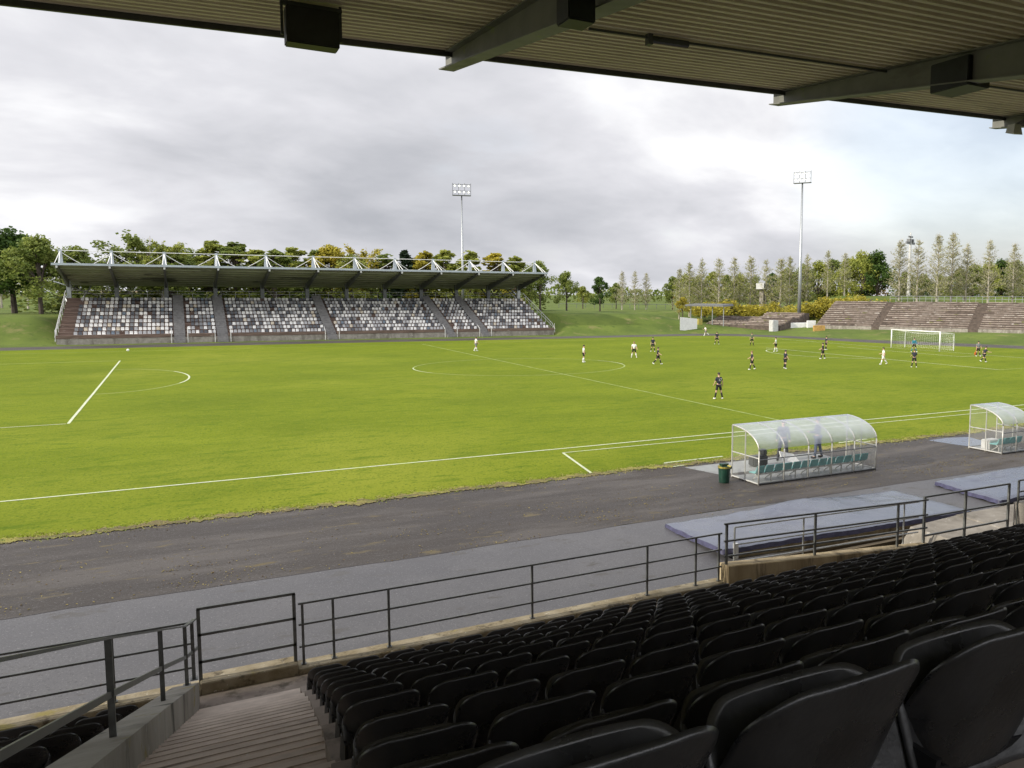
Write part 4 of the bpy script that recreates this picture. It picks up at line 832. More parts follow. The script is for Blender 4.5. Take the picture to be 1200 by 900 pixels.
    for nm in 'LR':
        hp, kp, ap, tp_ = J[nm]
        if not long_: m_ = MB(); m_.tube([kp.lerp(ap, 0.10)+up, kp.lerp(ap, 0.4)+up, ap+up], [0.060*k, 0.062*k, 0.045*k], 10); m_.build('sock', CL[socks], t, smooth=True)
        m_ = MB(); m_.tube([ap+up+(ap-tp_)*0.35+Vector((0, 0, -0.03*k)), ap.lerp(tp_, 0.4)+up+Vector((0, 0, -0.025*k)), tp_+up, tp_+(tp_-ap)*0.12+up], [0.045*k, 0.052*k, 0.045*k, 0.02*k], 8); m_.build('shoe', CL.get(shoes, M['white']) if shoes != 'white' else M['white'], t, smooth=True)
    hb = bmesh.new(); bmesh.ops.create_icosphere(hb, subdivisions=2, radius=0.108*k); hc = tl((0, 0.012, 1.70))+up
    for v_ in hb.verts: v_.co = Vector((v_.co.x*0.86, v_.co.y*1.0, v_.co.z*0.85))+hc
    me = bpy.data.meshes.new('hair'); hb.to_mesh(me); hb.free(); me.materials.append(hair or hairm); o = bpy.data.objects.new('hair', me); col.objects.link(o); o.parent = t
    # face: nose, eyes, mouth, ears
    fm = MB(); fc = tl((0, 0.03, 1.62))+up
    fm.tube([fc+vv(0, 0.10, 0.02), fc+vv(0, 0.125, -0.02)], [0.008*k, 0.015*k], 6)
    for s in (-1, 1): fm.tube([fc+vv(s*0.082, -0.01, 0.02), fc+vv(s*0.09, -0.015, -0.02)], [0.014*k, 0.010*k], 6)
    fm.build('nose_and_ears', skinm, t, smooth=True)
    em = MB()
    for s in (-1, 1): em.tube([fc+vv(s*0.032, 0.088, 0.022), fc+vv(s*0.032, 0.101, 0.022)], [0.011*k, 0.008*k], 6)
    em.box(fc+vv(-0.022, 0.094, -0.052), fc+vv(0.022, 0.103, -0.046)); em.build('eyes_and_mouth', hairm, t)
    if number:
        cu = bpy.data.curves.new('number', 'FONT'); cu.body = number; cu.size = 0.26; cu.align_x = 'CENTER'; cu.extrude = 0.003; ob = bpy.data.objects.new('number', cu); col.objects.link(ob)
        dg = bpy.context.evaluated_depsgraph_get(); dg.update(); me = bpy.data.meshes.new_from_object(ob.evaluated_get(dg)); bpy.data.objects.remove(ob); me.materials.clear(); me.materials.append(CL['white'])
        o = bpy.data.objects.new('number', me); col.objects.link(o); o.parent = t; o.location = (0, -0.165*k, (1.21+dzk)*k); o.rotation_euler = (pi/2, 0, 0)
    return t
G = lambda px, py: atz(px, py, 0.02)
AWAY = 0.5; LEFT = -pi/2+0.3; RIGHT = pi/2+0.3; NEAR = pi+0.4
def PP(px, py, *a, **k): q_ = G(px, py); return person(q_.x, q_.y, *a, **k)
PP(842, 467.6, 0.10, 'nearest footballer in dark kit seen from behind with a white number', legs=(0.06, -0.05, 0.0, 0.05), spread=0.18, arms=((0.15, 0.22, 0.5), (-0.05, 0.30, 0.3)), number='17')
PP(771, 427, RIGHT+0.4, 'footballer in dark kit striding with legs apart just inside the centre circle edge', legs=(0.42, -0.40, 0.15, 0.35), spread=0.22, arms=((-0.5, 0.3, 0.5), (0.5, 0.3, 0.6)))
PP(765, 412, NEAR, 'footballer in dark kit standing behind the striding dark player', legs=(0.15, -0.15, 0.1, 0.2), arms=((0.2, 0.2, 0.4), (-0.2, 0.2, 0.2)))
PP(684, 424.5, RIGHT, 'footballer in white shirt and black shorts at the left of the centre circle players', 'white', 'black', 'white', legs=(0.1, -0.1, 0.05, 0.1), arms=((0.1, 0.12, 0.3), (0.0, 0.12, 0.2)))
PP(743, 419, NEAR, 'footballer in white shirt facing the camera inside the centre circle', 'white', 'black', 'white', hair=hairl, legs=(0.08, -0.08, 0.0, 0.05), spread=0.2, arms=((0.1, 0.3, 0.6), (0.1, 0.3, 0.6)))
PP(558, 411.5, RIGHT-0.3, 'lone footballer in white and grey walking near the far grandstand', 'white', 'grey', 'white', legs=(0.25, -0.25, 0.1, 0.3), arms=((-0.3, 0.15, 0.3), (0.3, 0.15, 0.4)))
PP(840, 403.5, AWAY, 'far footballer in dark kit closest to the far bend of the track', legs=(0.15, -0.12, 0, 0.1), spread=0.2)
PP(881, 433, LEFT+0.3, 'footballer in dark kit walking, left of a dark kitted pair', legs=(0.30, -0.28, 0.1, 0.25), arms=((-0.4, 0.3, 0.8), (0.4, 0.3, 0.6)), spread=0.2, hair=hairl)
PP(920, 432, RIGHT-0.2, 'footballer in dark kit standing with feet apart, right of the walking one', legs=(0.18, -0.2, 0.05, 0.1), spread=0.28, arms=((0.2, 0.25, 0.6), (0.1, 0.25, 0.5)))
PP(881, 405, NEAR+0.2, 'referee like person in olive top and dark shorts far across the pitch', 'green', 'black', 'black', shoes='black', legs=(0.1, -0.1, 0, 0.1))
PP(909, 412, LEFT+0.5, 'footballer in pale shirt and dark shorts beyond the dark kitted pair', 'pale', 'black', 'pale', legs=(0.2, -0.15, 0.1, 0.15), arms=((0.3, 0.15, 0.6), (-0.2, 0.15, 0.3)))
PP(964, 420.5, LEFT+0.6, 'footballer in dark kit nearer of two left of the goal', legs=(0.2, -0.2, 0.05, 0.15), spread=0.22, arms=((0.3, 0.2, 0.9), (0.2, 0.2, 0.9)))
PP(968, 410, RIGHT, 'footballer in dark kit farther of two left of the goal', legs=(0.2, -0.2, 0.1, 0.2))
PP(1035, 427, LEFT+0.4, 'footballer all in white walking just left of the goal', 'white', 'white', 'white', legs=(0.38, -0.35, 0.12, 0.3), spread=0.2, arms=((-0.35, 0.2, 0.7), (0.4, 0.2, 0.9)))
PP(1071, 430.5, AWAY+0.2, 'footballer in dark kit standing in front of the goalkeeper', legs=(0.05, -0.08, 0, 0.05), arms=((0.3, 0.25, 0.9), (0.2, 0.25, 0.8)))
PP(1071, 412.5, NEAR+0.1, 'goalkeeper in teal shirt standing at the goal mouth', 'teal', 'black', 'teal', legs=(0.05, -0.05, 0, 0), spread=0.25, arms=((0.2, 0.25, 0.5), (0.2, 0.25, 0.5)), sleeve_long=True)
PP(1153, 424.5, RIGHT+0.1, 'footballer in dark kit leaning as he runs right of the goal', legs=(0.5, -0.45, 0.2, 0.5), lean=0.25, arms=((-0.6, 0.4, 0.9), (0.6, 0.4, 0.9)))
PP(827, 393.5, LEFT, 'person in white shirt jogging on the far bend of the track', 'white', 'grey', 'white', legs=(0.5, -0.5, 0.2, 0.7), lean=0.15, arms=((-0.6, 0.2, 1.2), (0.6, 0.2, 1.2)))
lm_ = G(1146, 417.5)
person(lm_.x, lm_.y, NEAR, 'linesman in dark kit with a small orange flag right of the goal', 'grey', 'black', 'black', legs=(0.1, -0.05, 0, 0), arms=((0.1, 0.4, 0.2), (0.0, 0.1, 0.1)))
fg = MB(); fg.tube([(lm_.x-0.35, lm_.y-0.05, 0.85), (lm_.x-0.75, lm_.y-0.05, 0.35)], 0.012, 6)
fg.add([(lm_.x-0.55, lm_.y-0.05, 0.60), (lm_.x-0.78, lm_.y-0.05, 0.32), (lm_.x-0.55, lm_.y-0.03, 0.12), (lm_.x-0.36, lm_.y-0.04, 0.38)], [(0, 1, 2, 3)]); tag(fg.build('flag', CL['orange']), 'small orange flag held low by the linesman', 'flag')
person(47.6, -6.6, NEAR+0.3, 'person in dark coat standing beyond the middle of the large team shelter', 'coat', 'coat', shoes='black', long_=True, sleeve_long=True, h=1.74)
person(49.25, -6.9, LEFT+0.8, 'person in dark coat standing beyond the right half of the large team shelter', 'coat', 'jeans', shoes='black', long_=True, sleeve_long=True, h=1.76, legs=(0.05, -0.1, 0, 0.05), arms=((0.2, 0.2, 1.4), (0.1, 0.3, 0.6)))
bp_ = MB(); bp_.box((0, 0, 0), (0.75, 0.4, 0.42)); bp_.box((0.55, 0.02, 0.4), (0.72, 0.36, 0.66)); o = bp_.build('kit_bag', M['boxblk'], loc=(45.6, -7.2, 0.03)); bevel(o, 0.05, 2); tag(o, 'dark kit bag seen through the left end of the large team shelter', 'bag')
bl = MB(); 
hb = bmesh.new(); bmesh.ops.create_icosphere(hb, subdivisions=3, radius=0.15); me = bpy.data.meshes.new('football'); hb.to_mesh(me); hb.free(); me.materials.append(M['white']); o = bpy.data.objects.new('football', me); col.objects.link(o); q_ = G(150, 411.5); o.location = (q_.x, q_.y, 0.15); tag(o, 'small white ball lying near the far touchline at left', 'ball')

# ================================================================ OPEN TERRACES BEHIND THE GOAL
M['bench'] = mat('weathered_bench', (0.34, 0.29, 0.25), 0.9, base2=(0.16, 0.125, 0.105), scale=0.6, streak=(1, 1, 3), extra=[((0.44, 0.40, 0.36), 1.1, 0.56, 0.08, None), ((0.09, 0.075, 0.05), 0.8, 0.55, 0.1, None), ((0.14, 0.15, 0.04), 0.5, 0.60, 0.06, None)])
M['riser'] = mat('dark_riser', (0.085, 0.065, 0.052), 0.9, vary=0.35, scale=1.5)
def terrace(name, a, b, n, d, r, label, cat='terrace', wall=0.55, zb=1.0, wallm=None, gaps=(), flat_=0.0):
    a = Vector(a); b = Vector(b); ax = (b-a).normalized(); q_ = Vector((ax.y, -ax.x)); 
    if q_.x < 0: q_ = -q_
    t = empty(name, (a.x, a.y, zb), math.atan2(ax.y, ax.x), label, cat); L_ = (b-a).length
    sgn = 1 if Matrix.Rotation(math.atan2(ax.y, ax.x), 2) @ Vector((0, 1)) == q_ or (Matrix.Rotation(math.atan2(ax.y, ax.x), 2) @ Vector((0, 1))).dot(q_) > 0 else -1
    def bx_(mb, x0, x1, y0, y1, z0_, z1_): 
        ya, yb__ = sorted((y0*sgn, y1*sgn)); mb.box((x0, ya, z0_), (x1, yb__, z1_))
    w_ = MB(); 
    if wall: bx_(w_, 0, L_, 0, 0.25, -0.5, wall); w_.build('front_wall', wallm or M['conc'], t)
    s = MB(); bx_(s, 0, L_, 0.26, n*d+1.5, -0.5, wall*0.6+0.0)
    for k in range(n): bx_(s, 0, L_, 0.3+k*d, n*d+1.5, wall*0.6+k*r, wall*0.6+(k+1)*r)
    s.build('steps', M['riser'], t)
    segs = []; x = 0
    for g_a, g_b in list(gaps)+[(L_, L_)]:
        segs.append((x, g_a)); x = g_b
    rr = random.Random(len(label)); 
    pl = MB()
    for k in range(n):
        z = wall*0.6+(k+1)*r
        for s0, s1 in segs:
            x = s0+0.1
            while x < s1-0.3:
                x2 = min(s1-0.05, x+rr.uniform(2.0, 5.0))
                if rr.random() < 0.93: bx_(pl, x, x2-0.05, 0.34+k*d+rr.uniform(-0.03, 0.03), 0.34+k*d+0.42, z+0.004, z+0.13+rr.uniform(-0.03, 0.03))
                x = x2
    pl.build('benches', M['bench'], t)
    for g_a, g_b in gaps:
        gs = MB()
        for k in range(n*2): bx_(gs, g_a, g_b, 0.28+k*d/2, 0.28+(k+1)*d/2+0.03, wall*0.6+k*r/2, wall*0.6+(k+1)*r/2+0.02)
        gs.build('aisle_steps', M['riser'], t)
    return t, ax, q_, sgn
_L0 = atz(955, 384.5, 1.0); _L1 = atz(1240, 392.0, 1.0); _dl = (_L1-_L0).normalized()
def onl(px):
    lo_, hi_ = 0.0, (_L1-_L0).length
    for _ in range(40):
        m_ = (lo_+hi_)/2; q_ = _L0+_dl*m_; d = q_-CAM; x_ = 600+PX+FPX*d.dot(CR)/d.dot(_f)
        if x_ < px: lo_ = m_
        else: hi_ = m_
    return _L0+_dl*lo_
A0 = onl(955.1); A1 = onl(1021); A3 = _L1; A1b = onl(1030)
ln = lambda p_, q_: (Vector(q_[:2])-Vector(p_[:2])).length
tr1, ax1, q1, sg = terrace('terrace', (A1.x, A1.y), (A0.x, A0.y), 13, 0.95, 0.345, 'overgrown block of bench terraces nearest the mast, yellow bushes above', gaps=())
A2 = onl(1134); A2b = onl(1146)
tr2, ax2, q2, sg = terrace('terrace', (A2.x, A2.y), (A1b.x, A1b.y), 13, 0.95, 0.345, 'middle block of weathered bench terraces directly behind the goal')
tr3, ax3, q3, sg3 = terrace('terrace', (A3.x, A3.y), (A2b.x, A2b.y), 13, 0.95, 0.345, 'right block of weathered bench terraces reaching the right edge of the photo')
def aisle_block(a, b, label):
    t_, _, _, _ = terrace('aisle_stairs', a, b, 13, 0.95, 0.345, label, 'stairs', gaps=((0.0, (Vector(b)-Vector(a)).length),), wall=0.5, wallm=M['riser']); return t_
aisle_block((A1b.x, A1b.y), (A1.x, A1.y), 'narrow stair aisle between the left and middle terrace blocks')
aisle_block((A2b.x, A2b.y), (A2.x, A2.y), 'narrow stair aisle between the middle and right terrace blocks')
# top railing of the terraces
tl_ = empty('terrace_railing', (150, 60, 5.4), 0, 'thin grey railing along the top of the open terraces', 'railing')
pa = Vector((A1.x, A1.y)) + q2*13.6; pb = Vector((A3.x, A3.y)) + q2*13.6 ; b = MB(); O = tl_.location
zt_ = 1+0.33+13*0.345
for dz_ in (0.65, 1.15): b.tube([Vector((*pa, zt_+dz_))-O, Vector((*pb, zt_+dz_))-O], 0.035, 5)
for k in range(28): p_ = pa.lerp(pb, k/27); b.tube([Vector((*p_, zt_-0.2))-O, Vector((*p_, zt_+1.15))-O], 0.035, 5)
b.build('rails', M['galv'], tl_)
# small old terrace to the left of the mast
S0 = atz(826, 382.0, 0.9); S1 = atz(914, 385.0, 0.9)
terrace('terrace', (S1.x, S1.y), (S0.x, S0.y), 6, 0.9, 0.27, 'low crumbling bench terrace between the white wall and the mast', wall=0.35, zb=0.9, wallm=M['riser'])
S2 = atz(868, 383.4, 0.9); S3 = atz(914, 385.0, 0.9); dS = (S3-S2).normalized(); qS = Vector((-dS.y, dS.x, 0))*1.0
if qS.y < 0: qS = -qS
M2_ = S2+qS*5.4; M3_ = S3+qS*5.4
terrace('terrace', (M3_.x, M3_.y), (M2_.x, M2_.y), 5, 0.9, 0.30, 'higher stone steps behind the low crumbling terrace, left of the mast', wall=1.9, zb=0.9, wallm=M['riser'])
W0 = atz(797, 377.5, 2.0); W1 = atz(817, 381.5, 1.3); mb = MB(); mb.hexa([W0+Vector((0, 0, -1.5)), W1+Vector((0, 0, -1)), W1+Vector((0.3, 0.5, -1)), W0+Vector((0.3, 0.5, -1.5)), W0+Vector((0, 0, 0.9)), W1+Vector((0, 0, 1.25)), W1+Vector((0.3, 0.5, 1.25)), W0+Vector((0.3, 0.5, 0.9))]); o = mb.build('white_wall', M['white']); fixn(o); tag(o, 'white wall stub at the end of the grass bank', 'wall')
Y0 = atz(818.5, 381.5, 1.2); mb = MB(); mb.box((Y0.x, Y0.y, 0.5), (Y0.x+0.9, Y0.y+0.6, 2.5)); tag(mb.build('yellow_panel', M['yel']), 'narrow yellow panel beside the white wall stub', 'panel')
# open shelter roof
R0 = atz(808, 374, 2.2); ws = empty('open_shelter', (R0.x, R0.y, 2.2), math.atan2(dS.y, dS.x), 'low open shelter with a flat dark roof on thin posts above the low terrace', 'shelter')
Rw = (atz(855, 374, 2.2)-R0).length
tz = aty(830, 357.5, R0.y-Rw*0.2).z-2.2
b = MB(); b.hexa([(-0.4, -1.2, tz-0.22), (Rw+0.4, -1.2, tz-0.22), (Rw+0.4, 2.5, tz-0.1), (-0.4, 2.5, tz-0.1), (-0.2, -1.2, tz+0.12), (Rw+0.2, -1.2, tz+0.12), (Rw+0.2, 2.5, tz+0.3), (-0.2, 2.5, tz+0.3)]); b.build('roof', M['dframe'], ws)
for k in range(4): b = MB(); x = 0.3+k*(Rw-0.6)/3; b.tube([(x, 0, -1.2), (x, 0, tz-0.15)], 0.09, 8); b.build('post', M['galv'], ws)
p_ = atz(909, 384.5, 1.0); b = MB(); b.box((p_.x-0.65, p_.y, 0.3), (p_.x+0.65, p_.y+1.2, 2.45)); o = b.build('white_cabinet', M['lite']); bevel(o, 0.08, 2); tag(o, 'pale square cabinet just left of the mast plinth', 'cabinet')
# pale concrete cabin between the trees and lattice pylon on the right
pc = atd(893, 349, 178); b = MB(); c_ = empty('lookout_cabin', pc, 0.5, 'pale grey cabin on a slim stalk behind the low terrace', 'cabin'); b.box((-1.3, -0.9, 1.9), (1.3, 0.9, 3.2)); b.build('cabin', M['lite'], c_); b = MB(); b.box((-0.45, -0.45, -4.5), (0.45, 0.45, 1.9)); b.build('stalk', M['conc'], c_)
b = MB(); 
for k in range(3): b.box((-1.1+k*0.78, -0.93, 2.3), (-0.5+k*0.78, -0.9, 2.9))
b.build('window', M['dframe'], c_)
def mast2(px, yb_, yt, dist, label):
    p_ = atd(px, yb_, dist); q_ = atd(px, yt, dist); H = q_.z-p_.z; t = empty('pylon', (p_.x, p_.y, p_.z), 0.4, label, 'pylon'); b = MB()
    b.tube([(0, 0, 0), (0, 0, H*0.8), (0, 0, H)], [0.45, 0.3, 0.14], 8); b.build('pole', M['lite'], t)
    b = MB(); b.box((-2.8, -0.15, H*0.84), (2.8, 0.15, H*0.87)); b.box((-1.3, -0.15, H*0.93), (1.3, 0.15, H*0.95)); b.box((-1.4, -0.4, H*0.87), (-0.6, 0.4, H*0.91)); b.box((0.6, -0.4, H*0.87), (1.4, 0.4, H*0.91)); b.build('crossarm', M['dframe'], t)
mast2(1064, 358, 273, 190, 'grey pole with crossarms rising among the bare poplars')

# ================================================================ TREES
def leafmat(name, dark, light, tint=None):
    m = bpy.data.materials.new(name); m.use_nodes = True; t = m.node_tree; n = t.nodes; l = t.links; b = n['Principled BSDF']
    b.inputs['Roughness'].default_value = 0.65; b.inputs['Specular IOR Level'].default_value = 0.25
    g = n.new('ShaderNodeNewGeometry'); tcn = n.new('ShaderNodeTexCoord'); oi = n.new('ShaderNodeObjectInfo'); vm = n.new('ShaderNodeVectorMath'); l.new(tcn.outputs['Object'], vm.inputs[0]); l.new(oi.outputs['Location'], vm.inputs[1])
    nz = n.new('ShaderNodeTexNoise'); nz.inputs['Scale'].default_value = 7; nz.inputs['Detail'].default_value = 4; l.new(vm.outputs[0], nz.inputs['Vector'])
    mt_ = n.new('ShaderNodeMath'); mt_.operation = 'MULTIPLY_ADD'; l.new(g.outputs['Random Per Island'], mt_.inputs[0]); mt_.inputs[1].default_value = 0.45; l.new(nz.outputs[0], mt_.inputs[2])
    r = n.new('ShaderNodeValToRGB'); l.new(mt_.outputs[0], r.inputs[0]); e = r.color_ramp.elements; e[0].position = 0.40; e[0].color = (*dark, 1); e[1].position = 0.98; e[1].color = (*light, 1)
    if tint: x = e.new(0.86); x.color = (*tint, 1); 
    l.new(r.outputs[0], b.inputs['Base Color'])
    # thin leaves let some light through
    tl2 = n.new('ShaderNodeBsdfTranslucent'); l.new(r.outputs[0], tl2.inputs[0]); mi = n.new('ShaderNodeMixShader'); mi.inputs[0].default_value = 0.42; l.new(b.outputs[0], mi.inputs[1]); l.new(tl2.outputs[0], mi.inputs[2]); l.new(mi.outputs[0], n['Material Output'].inputs[0]); return m
LM = dict(dark=leafmat('dark_leaves', (0.025, 0.055, 0.012), (0.09, 0.15, 0.028)), mid=leafmat('green_leaves', (0.09, 0.135, 0.028), (0.27, 0.31, 0.075)), yg=leafmat('yellow_green_leaves', (0.13, 0.165, 0.03), (0.37, 0.39, 0.08)),
          yellow=leafmat('yellow_leaves', (0.18, 0.17, 0.025), (0.52, 0.44, 0.06)), pale=leafmat('pale_green_leaves', (0.16, 0.18, 0.045), (0.42, 0.42, 0.14)), pine=leafmat('pine_needles', (0.012, 0.026, 0.014), (0.045, 0.07, 0.032)), grey=leafmat('thin_grey_leaves', (0.20, 0.20, 0.08), (0.46, 0.44, 0.22)),
          autumn=leafmat('autumn_leaves', (0.10, 0.055, 0.02), (0.22, 0.15, 0.04)))
barkd = mat('dark_bark', (0.07, 0.055, 0.042), 0.9, vary=0.35, scale=8); barkl = mat('pale_bark', (0.36, 0.33, 0.27), 0.85, vary=0.3, scale=8, streak=(1, 1, 0.3))
TREEM = {}
def rnd_unit(R_):
    while True:
        v_ = Vector((R_.uniform(-1, 1), R_.uniform(-1, 1), R_.uniform(-1, 1)))
        if 0.05 < v_.length < 1: return v_.normalized()
def leaves(mb, pts, size, R_):
    for p in pts:
        n_ = rnd_unit(R_); n_.z = abs(n_.z)*0.8+0.15; n_.normalize(); x = n_.orthogonal().normalized(); y = n_.cross(x); a = R_.uniform(0, 6.28); u = x*cos(a)+y*sin(a); w_ = n_.cross(u); s = size*R_.uniform(0.6, 1.35)
        k = R_.uniform(0.5, 1.0); mb.add([p-u*s-w_*s*k*0.5, p+u*s*0.3-w_*s*k, p+u*s+w_*s*k*0.3, p-u*s*0.2+w_*s*k], [(0, 1, 2, 3)])
def make_tree(kind, seed):
    """unit-height tree: returns (trunk mesh, crown mesh)"""
    R_ = random.Random(seed); tr = MB(); cr_ = MB()
    if kind in ('broad', 'round', 'oval'):
        h0 = 0.20 if kind == 'broad' else 0.17; rad = 0.36 if kind == 'broad' else 0.38
        tr.tube([(0, 0, -0.02), (0.005, 0, h0), (R_.uniform(-.02, .02), 0, 0.5), (0, 0.01, 0.8)], [0.024, 0.019, 0.012, 0.004], 7)
        lobes = []
        if kind == 'oval': h0 = 0.10
        nl = {'broad': 34, 'round': 28, 'oval': 52}[kind]
        for k in range(nl):
            a = R_.uniform(0, 6.28); zf = R_.random()**0.85; z = h0+0.06+zf*(0.90-h0-0.06); env = rad*(sin(pi*min(1, (zf*0.80+0.20)))**0.6) * (1-0.35*zf)
            if kind == 'oval': z = h0+0.05+zf*(0.97-h0-0.05); env = 0.26*(1-zf)**0.55*min(1, 0.45+zf*3)
            rr = env*sqrt(R_.random())*0.95
            c = Vector((rr*cos(a), rr*sin(a), z)); lobes.append((c, R_.uniform(0.07, 0.125) if kind != 'oval' else R_.uniform(0.05, 0.085)*(1.15-0.6*zf)))
            if k % 2 == 0: tr.tube([(0, 0, h0+(z-h0)*0.35), (c.x*0.5, c.y*0.5, h0+(z-h0)*0.75), tuple(c)], [0.010, 0.006, 0.002], 5)
        pts = []
        for c, r in lobes:
            for k in range({'broad': 200, 'round': 240, 'oval': 135}[kind]):
                d = rnd_unit(R_); q_ = c+Vector((d.x, d.y, d.z*0.75))*r*(R_.random()**0.35)*R_.uniform(0.85, 1.15)
                if noise.noise(q_*13+Vector((seed, 0, 0))) > -0.22: pts.append(q_)
        leaves(cr_, pts, 0.0145, R_)
    elif kind == 'airy':
        tr.tube([(0, 0, -0.02), (0, 0, 0.3), (0.02, 0, 0.6), (0, 0.01, 0.92)], [0.018, 0.014, 0.008, 0.002], 6); pts = []
        for k in range(46):
            a = R_.uniform(0, 6.28); zs = R_.uniform(0.18, 0.72); ln_ = R_.uniform(0.16, 0.34)*(1.05-0.5*zs); e_ = Vector((cos(a)*ln_, sin(a)*ln_, zs+ln_*R_.uniform(0.6, 1.1))); s0 = Vector((0, 0, zs))
            tr.tube([s0, s0.lerp(e_, 0.5)+Vector((0, 0, 0.01)), e_], [0.006, 0.004, 0.001], 4)
            for j in range(125):
                t_ = R_.random()**0.6; q_ = s0.lerp(e_, t_)+rnd_unit(R_)*R_.uniform(0, 0.05)
                if noise.noise(q_*11+Vector((seed, 3, 0))) > -0.1: pts.append(q_)
        leaves(cr_, pts, 0.0135, R_)
    elif kind == 'poplar':                                     # slim, half bare, upswept twigs
        tr.tube([(0, 0, -0.02), (0, 0, 0.3), (0.006, 0, 0.65), (0, 0.004, 1.0)], [0.0125, 0.0095, 0.006, 0.0012], 6); pts = []
        for k in range(150):
            zs = 0.13+0.85*(k/150)+R_.uniform(-.02, .02)
            if noise.noise(Vector((k*0.13, seed*3.0, 0))) < -0.25: continue
            pass; a = k*2.4+R_.uniform(-.3, .3); ln_ = (0.014+0.235*(1-zs)**0.8*min(1, (zs-0.05)*5))*R_.uniform(0.45, 1.15); e_ = Vector((cos(a)*ln_, sin(a)*ln_, zs+ln_*R_.uniform(0.5, 0.8))); s0 = Vector((0, 0, zs))
            tr.tube([s0, s0.lerp(e_, 0.5), e_], [0.0024, 0.0016, 0.0006], 3, cap=False)
            for j in range(3):
                m_ = s0.lerp(e_, R_.uniform(0.4, 0.9)); tr.tube([m_, m_+Vector((R_.uniform(-.02, .02), R_.uniform(-.02, .02), R_.uniform(0.02, 0.05)))], [0.0014, 0.0006], 3, cap=False)
            for j in range(38):
                if R_.random() < 1.1-0.8*zs: pts.append(s0.lerp(e_, R_.uniform(0.2, 1.05))+rnd_unit(R_)*R_.uniform(0, 0.022))
        leaves(cr_, pts, 0.0056, R_)
    elif kind == 'cone':
        tr.tube([(0, 0, -0.02), (0, 0, 0.5), (0, 0, 1.0)], [0.018, 0.01, 0.002], 6); pts = []
        for k in range(2600):
            zf = R_.random()**1.3; z = 0.12+0.88*zf; r = 0.25*(1-zf)**0.75*(0.8+0.3*sin(z*60+R_.random()))*R_.random()**0.35+0.005; a = R_.uniform(0, 6.28); q_ = Vector((r*cos(a), r*sin(a), z-0.15*r))
            if noise.noise(q_*10+Vector((seed, 0, 5))) > -0.25: pts.append(q_)
        leaves(cr_, pts, 0.022, R_)
    else:                                                       # bush: wide low mound
        for k in range(5): a = R_.uniform(0, 6.28); tr.tube([(0, 0, -0.05), (cos(a)*0.2, sin(a)*0.2, 0.4), (cos(a)*0.4, sin(a)*0.4, 0.7)], [0.03, 0.02, 0.006], 5)
        pts = []
        for k in range(26):
            a = R_.uniform(0, 6.28); rr = 0.75*sqrt(R_.random()); c = Vector((rr*cos(a), rr*sin(a), R_.uniform(0.15, 0.72)*(1.1-0.5*rr))); r = R_.uniform(0.16, 0.30)
            for j in range(85): pts.append(c+rnd_unit(R_)*r*R_.random()**0.35)
        pts = [q_ for q_ in pts if q_.z > 0]; leaves(cr_, pts, 0.035, R_)
    return tr, cr_
def tree_proto(kind, leaf, seed):
    key = (kind, leaf, seed)
    if key not in TREEM:
        gk = (kind, seed)
        if gk not in TREEM: TREEM[gk] = make_tree(kind, seed)
        tr, cr_ = TREEM[gk]; out_ = []
        for mb_, nm, m_ in ((tr, 'trunk', barkl if kind == 'poplar' or kind == 'airy' else barkd), (cr_, 'crown', LM[leaf])):
            me = bpy.data.meshes.new(nm); me.from_pydata(mb_.v, [], mb_.f); me.materials.append(m_); me.update(); out_.append(me)
        TREEM[key] = out_
    return TREEM[key]
TN = {'oval': 'broadleaf_tree', 'broad': 'broadleaf_tree', 'round': 'broadleaf_tree', 'airy': 'broadleaf_tree', 'poplar': 'poplar_tree', 'cone': 'conifer_tree', 'bush': 'bush'}
tcount = 0; WK = dict(oval=1.35, broad=1.45, round=1.35, airy=1.25, poplar=1.0, cone=1.75, bush=1.0)
def tree(px, top, dist, kind, leaf, seed, label, wide=1.0, Y=None, base=None, grp=None):
    global tcount
    if Y is not None: p_ = aty(px, 360, Y); dist = (p_-CAM).dot(_f)
    p_ = atd(px, 360, dist); zb = hgt(p_.x, p_.y)-0.15 if base is None else base; H = atd(px, top, dist).z-zb
    t = empty(TN[kind], (p_.x, p_.y, zb), random.uniform(0, 6.28), label, 'bush' if kind == 'bush' else 'tree', grp)
    t.scale = (H*wide*WK[kind], H*wide*WK[kind], H)
    for nm, me in zip(('trunk', 'crown'), tree_proto(kind, leaf, seed)):
        o = bpy.data.objects.new(nm, me); col.objects.link(o); o.parent = t
    tcount += 1; return t
GB = 'trees behind the far grandstand'; GL = 'trees on the grass left of the far grandstand'; GR = 'trees between the grandstand and the terraces'; GP = 'bare poplars along the top of the bank'; GW = 'dense green trees behind the poplars'
for i, (px, top, w_, lf, kd, D_, lab) in enumerate([
    (-8, 268, 0.95, 'dark', 'broad', 125, 'dark broadleaf tree cut by the left edge of the photo'), (17, 262, 0.95, 'dark', 'broad', 128, 'tallest dark tree at far left of the photo'), (48, 272, 0.85, 'mid', 'broad', 124, 'green tree whose trunk stands just left of the far grandstand'),
    (72, 283, 0.8, 'mid', 'airy', 140, 'thin leaved tree right against the left end of the far grandstand'), (33, 300, 0.9, 'yg', 'airy', 165, 'yellowing tree glimpsed between the dark left trunks'), (2, 305, 1.0, 'yg', 'airy', 170, 'pale yellow green tree low at the left edge')]):
    tree(px, top, D_, kd, lf, 1+i % 3, lab, w_, grp=GL)
for i, (px, lab) in enumerate([(-5, 'low hedge bush at the left edge under the dark trees'), (20, 'low hedge bush below the tallest left tree'), (52, 'low hedge bush beside the far grandstand left end')]): tree(px, 356, 175, 'bush', 'dark', 2, lab, 1.9, base=3.4, grp='hedge bushes at left')
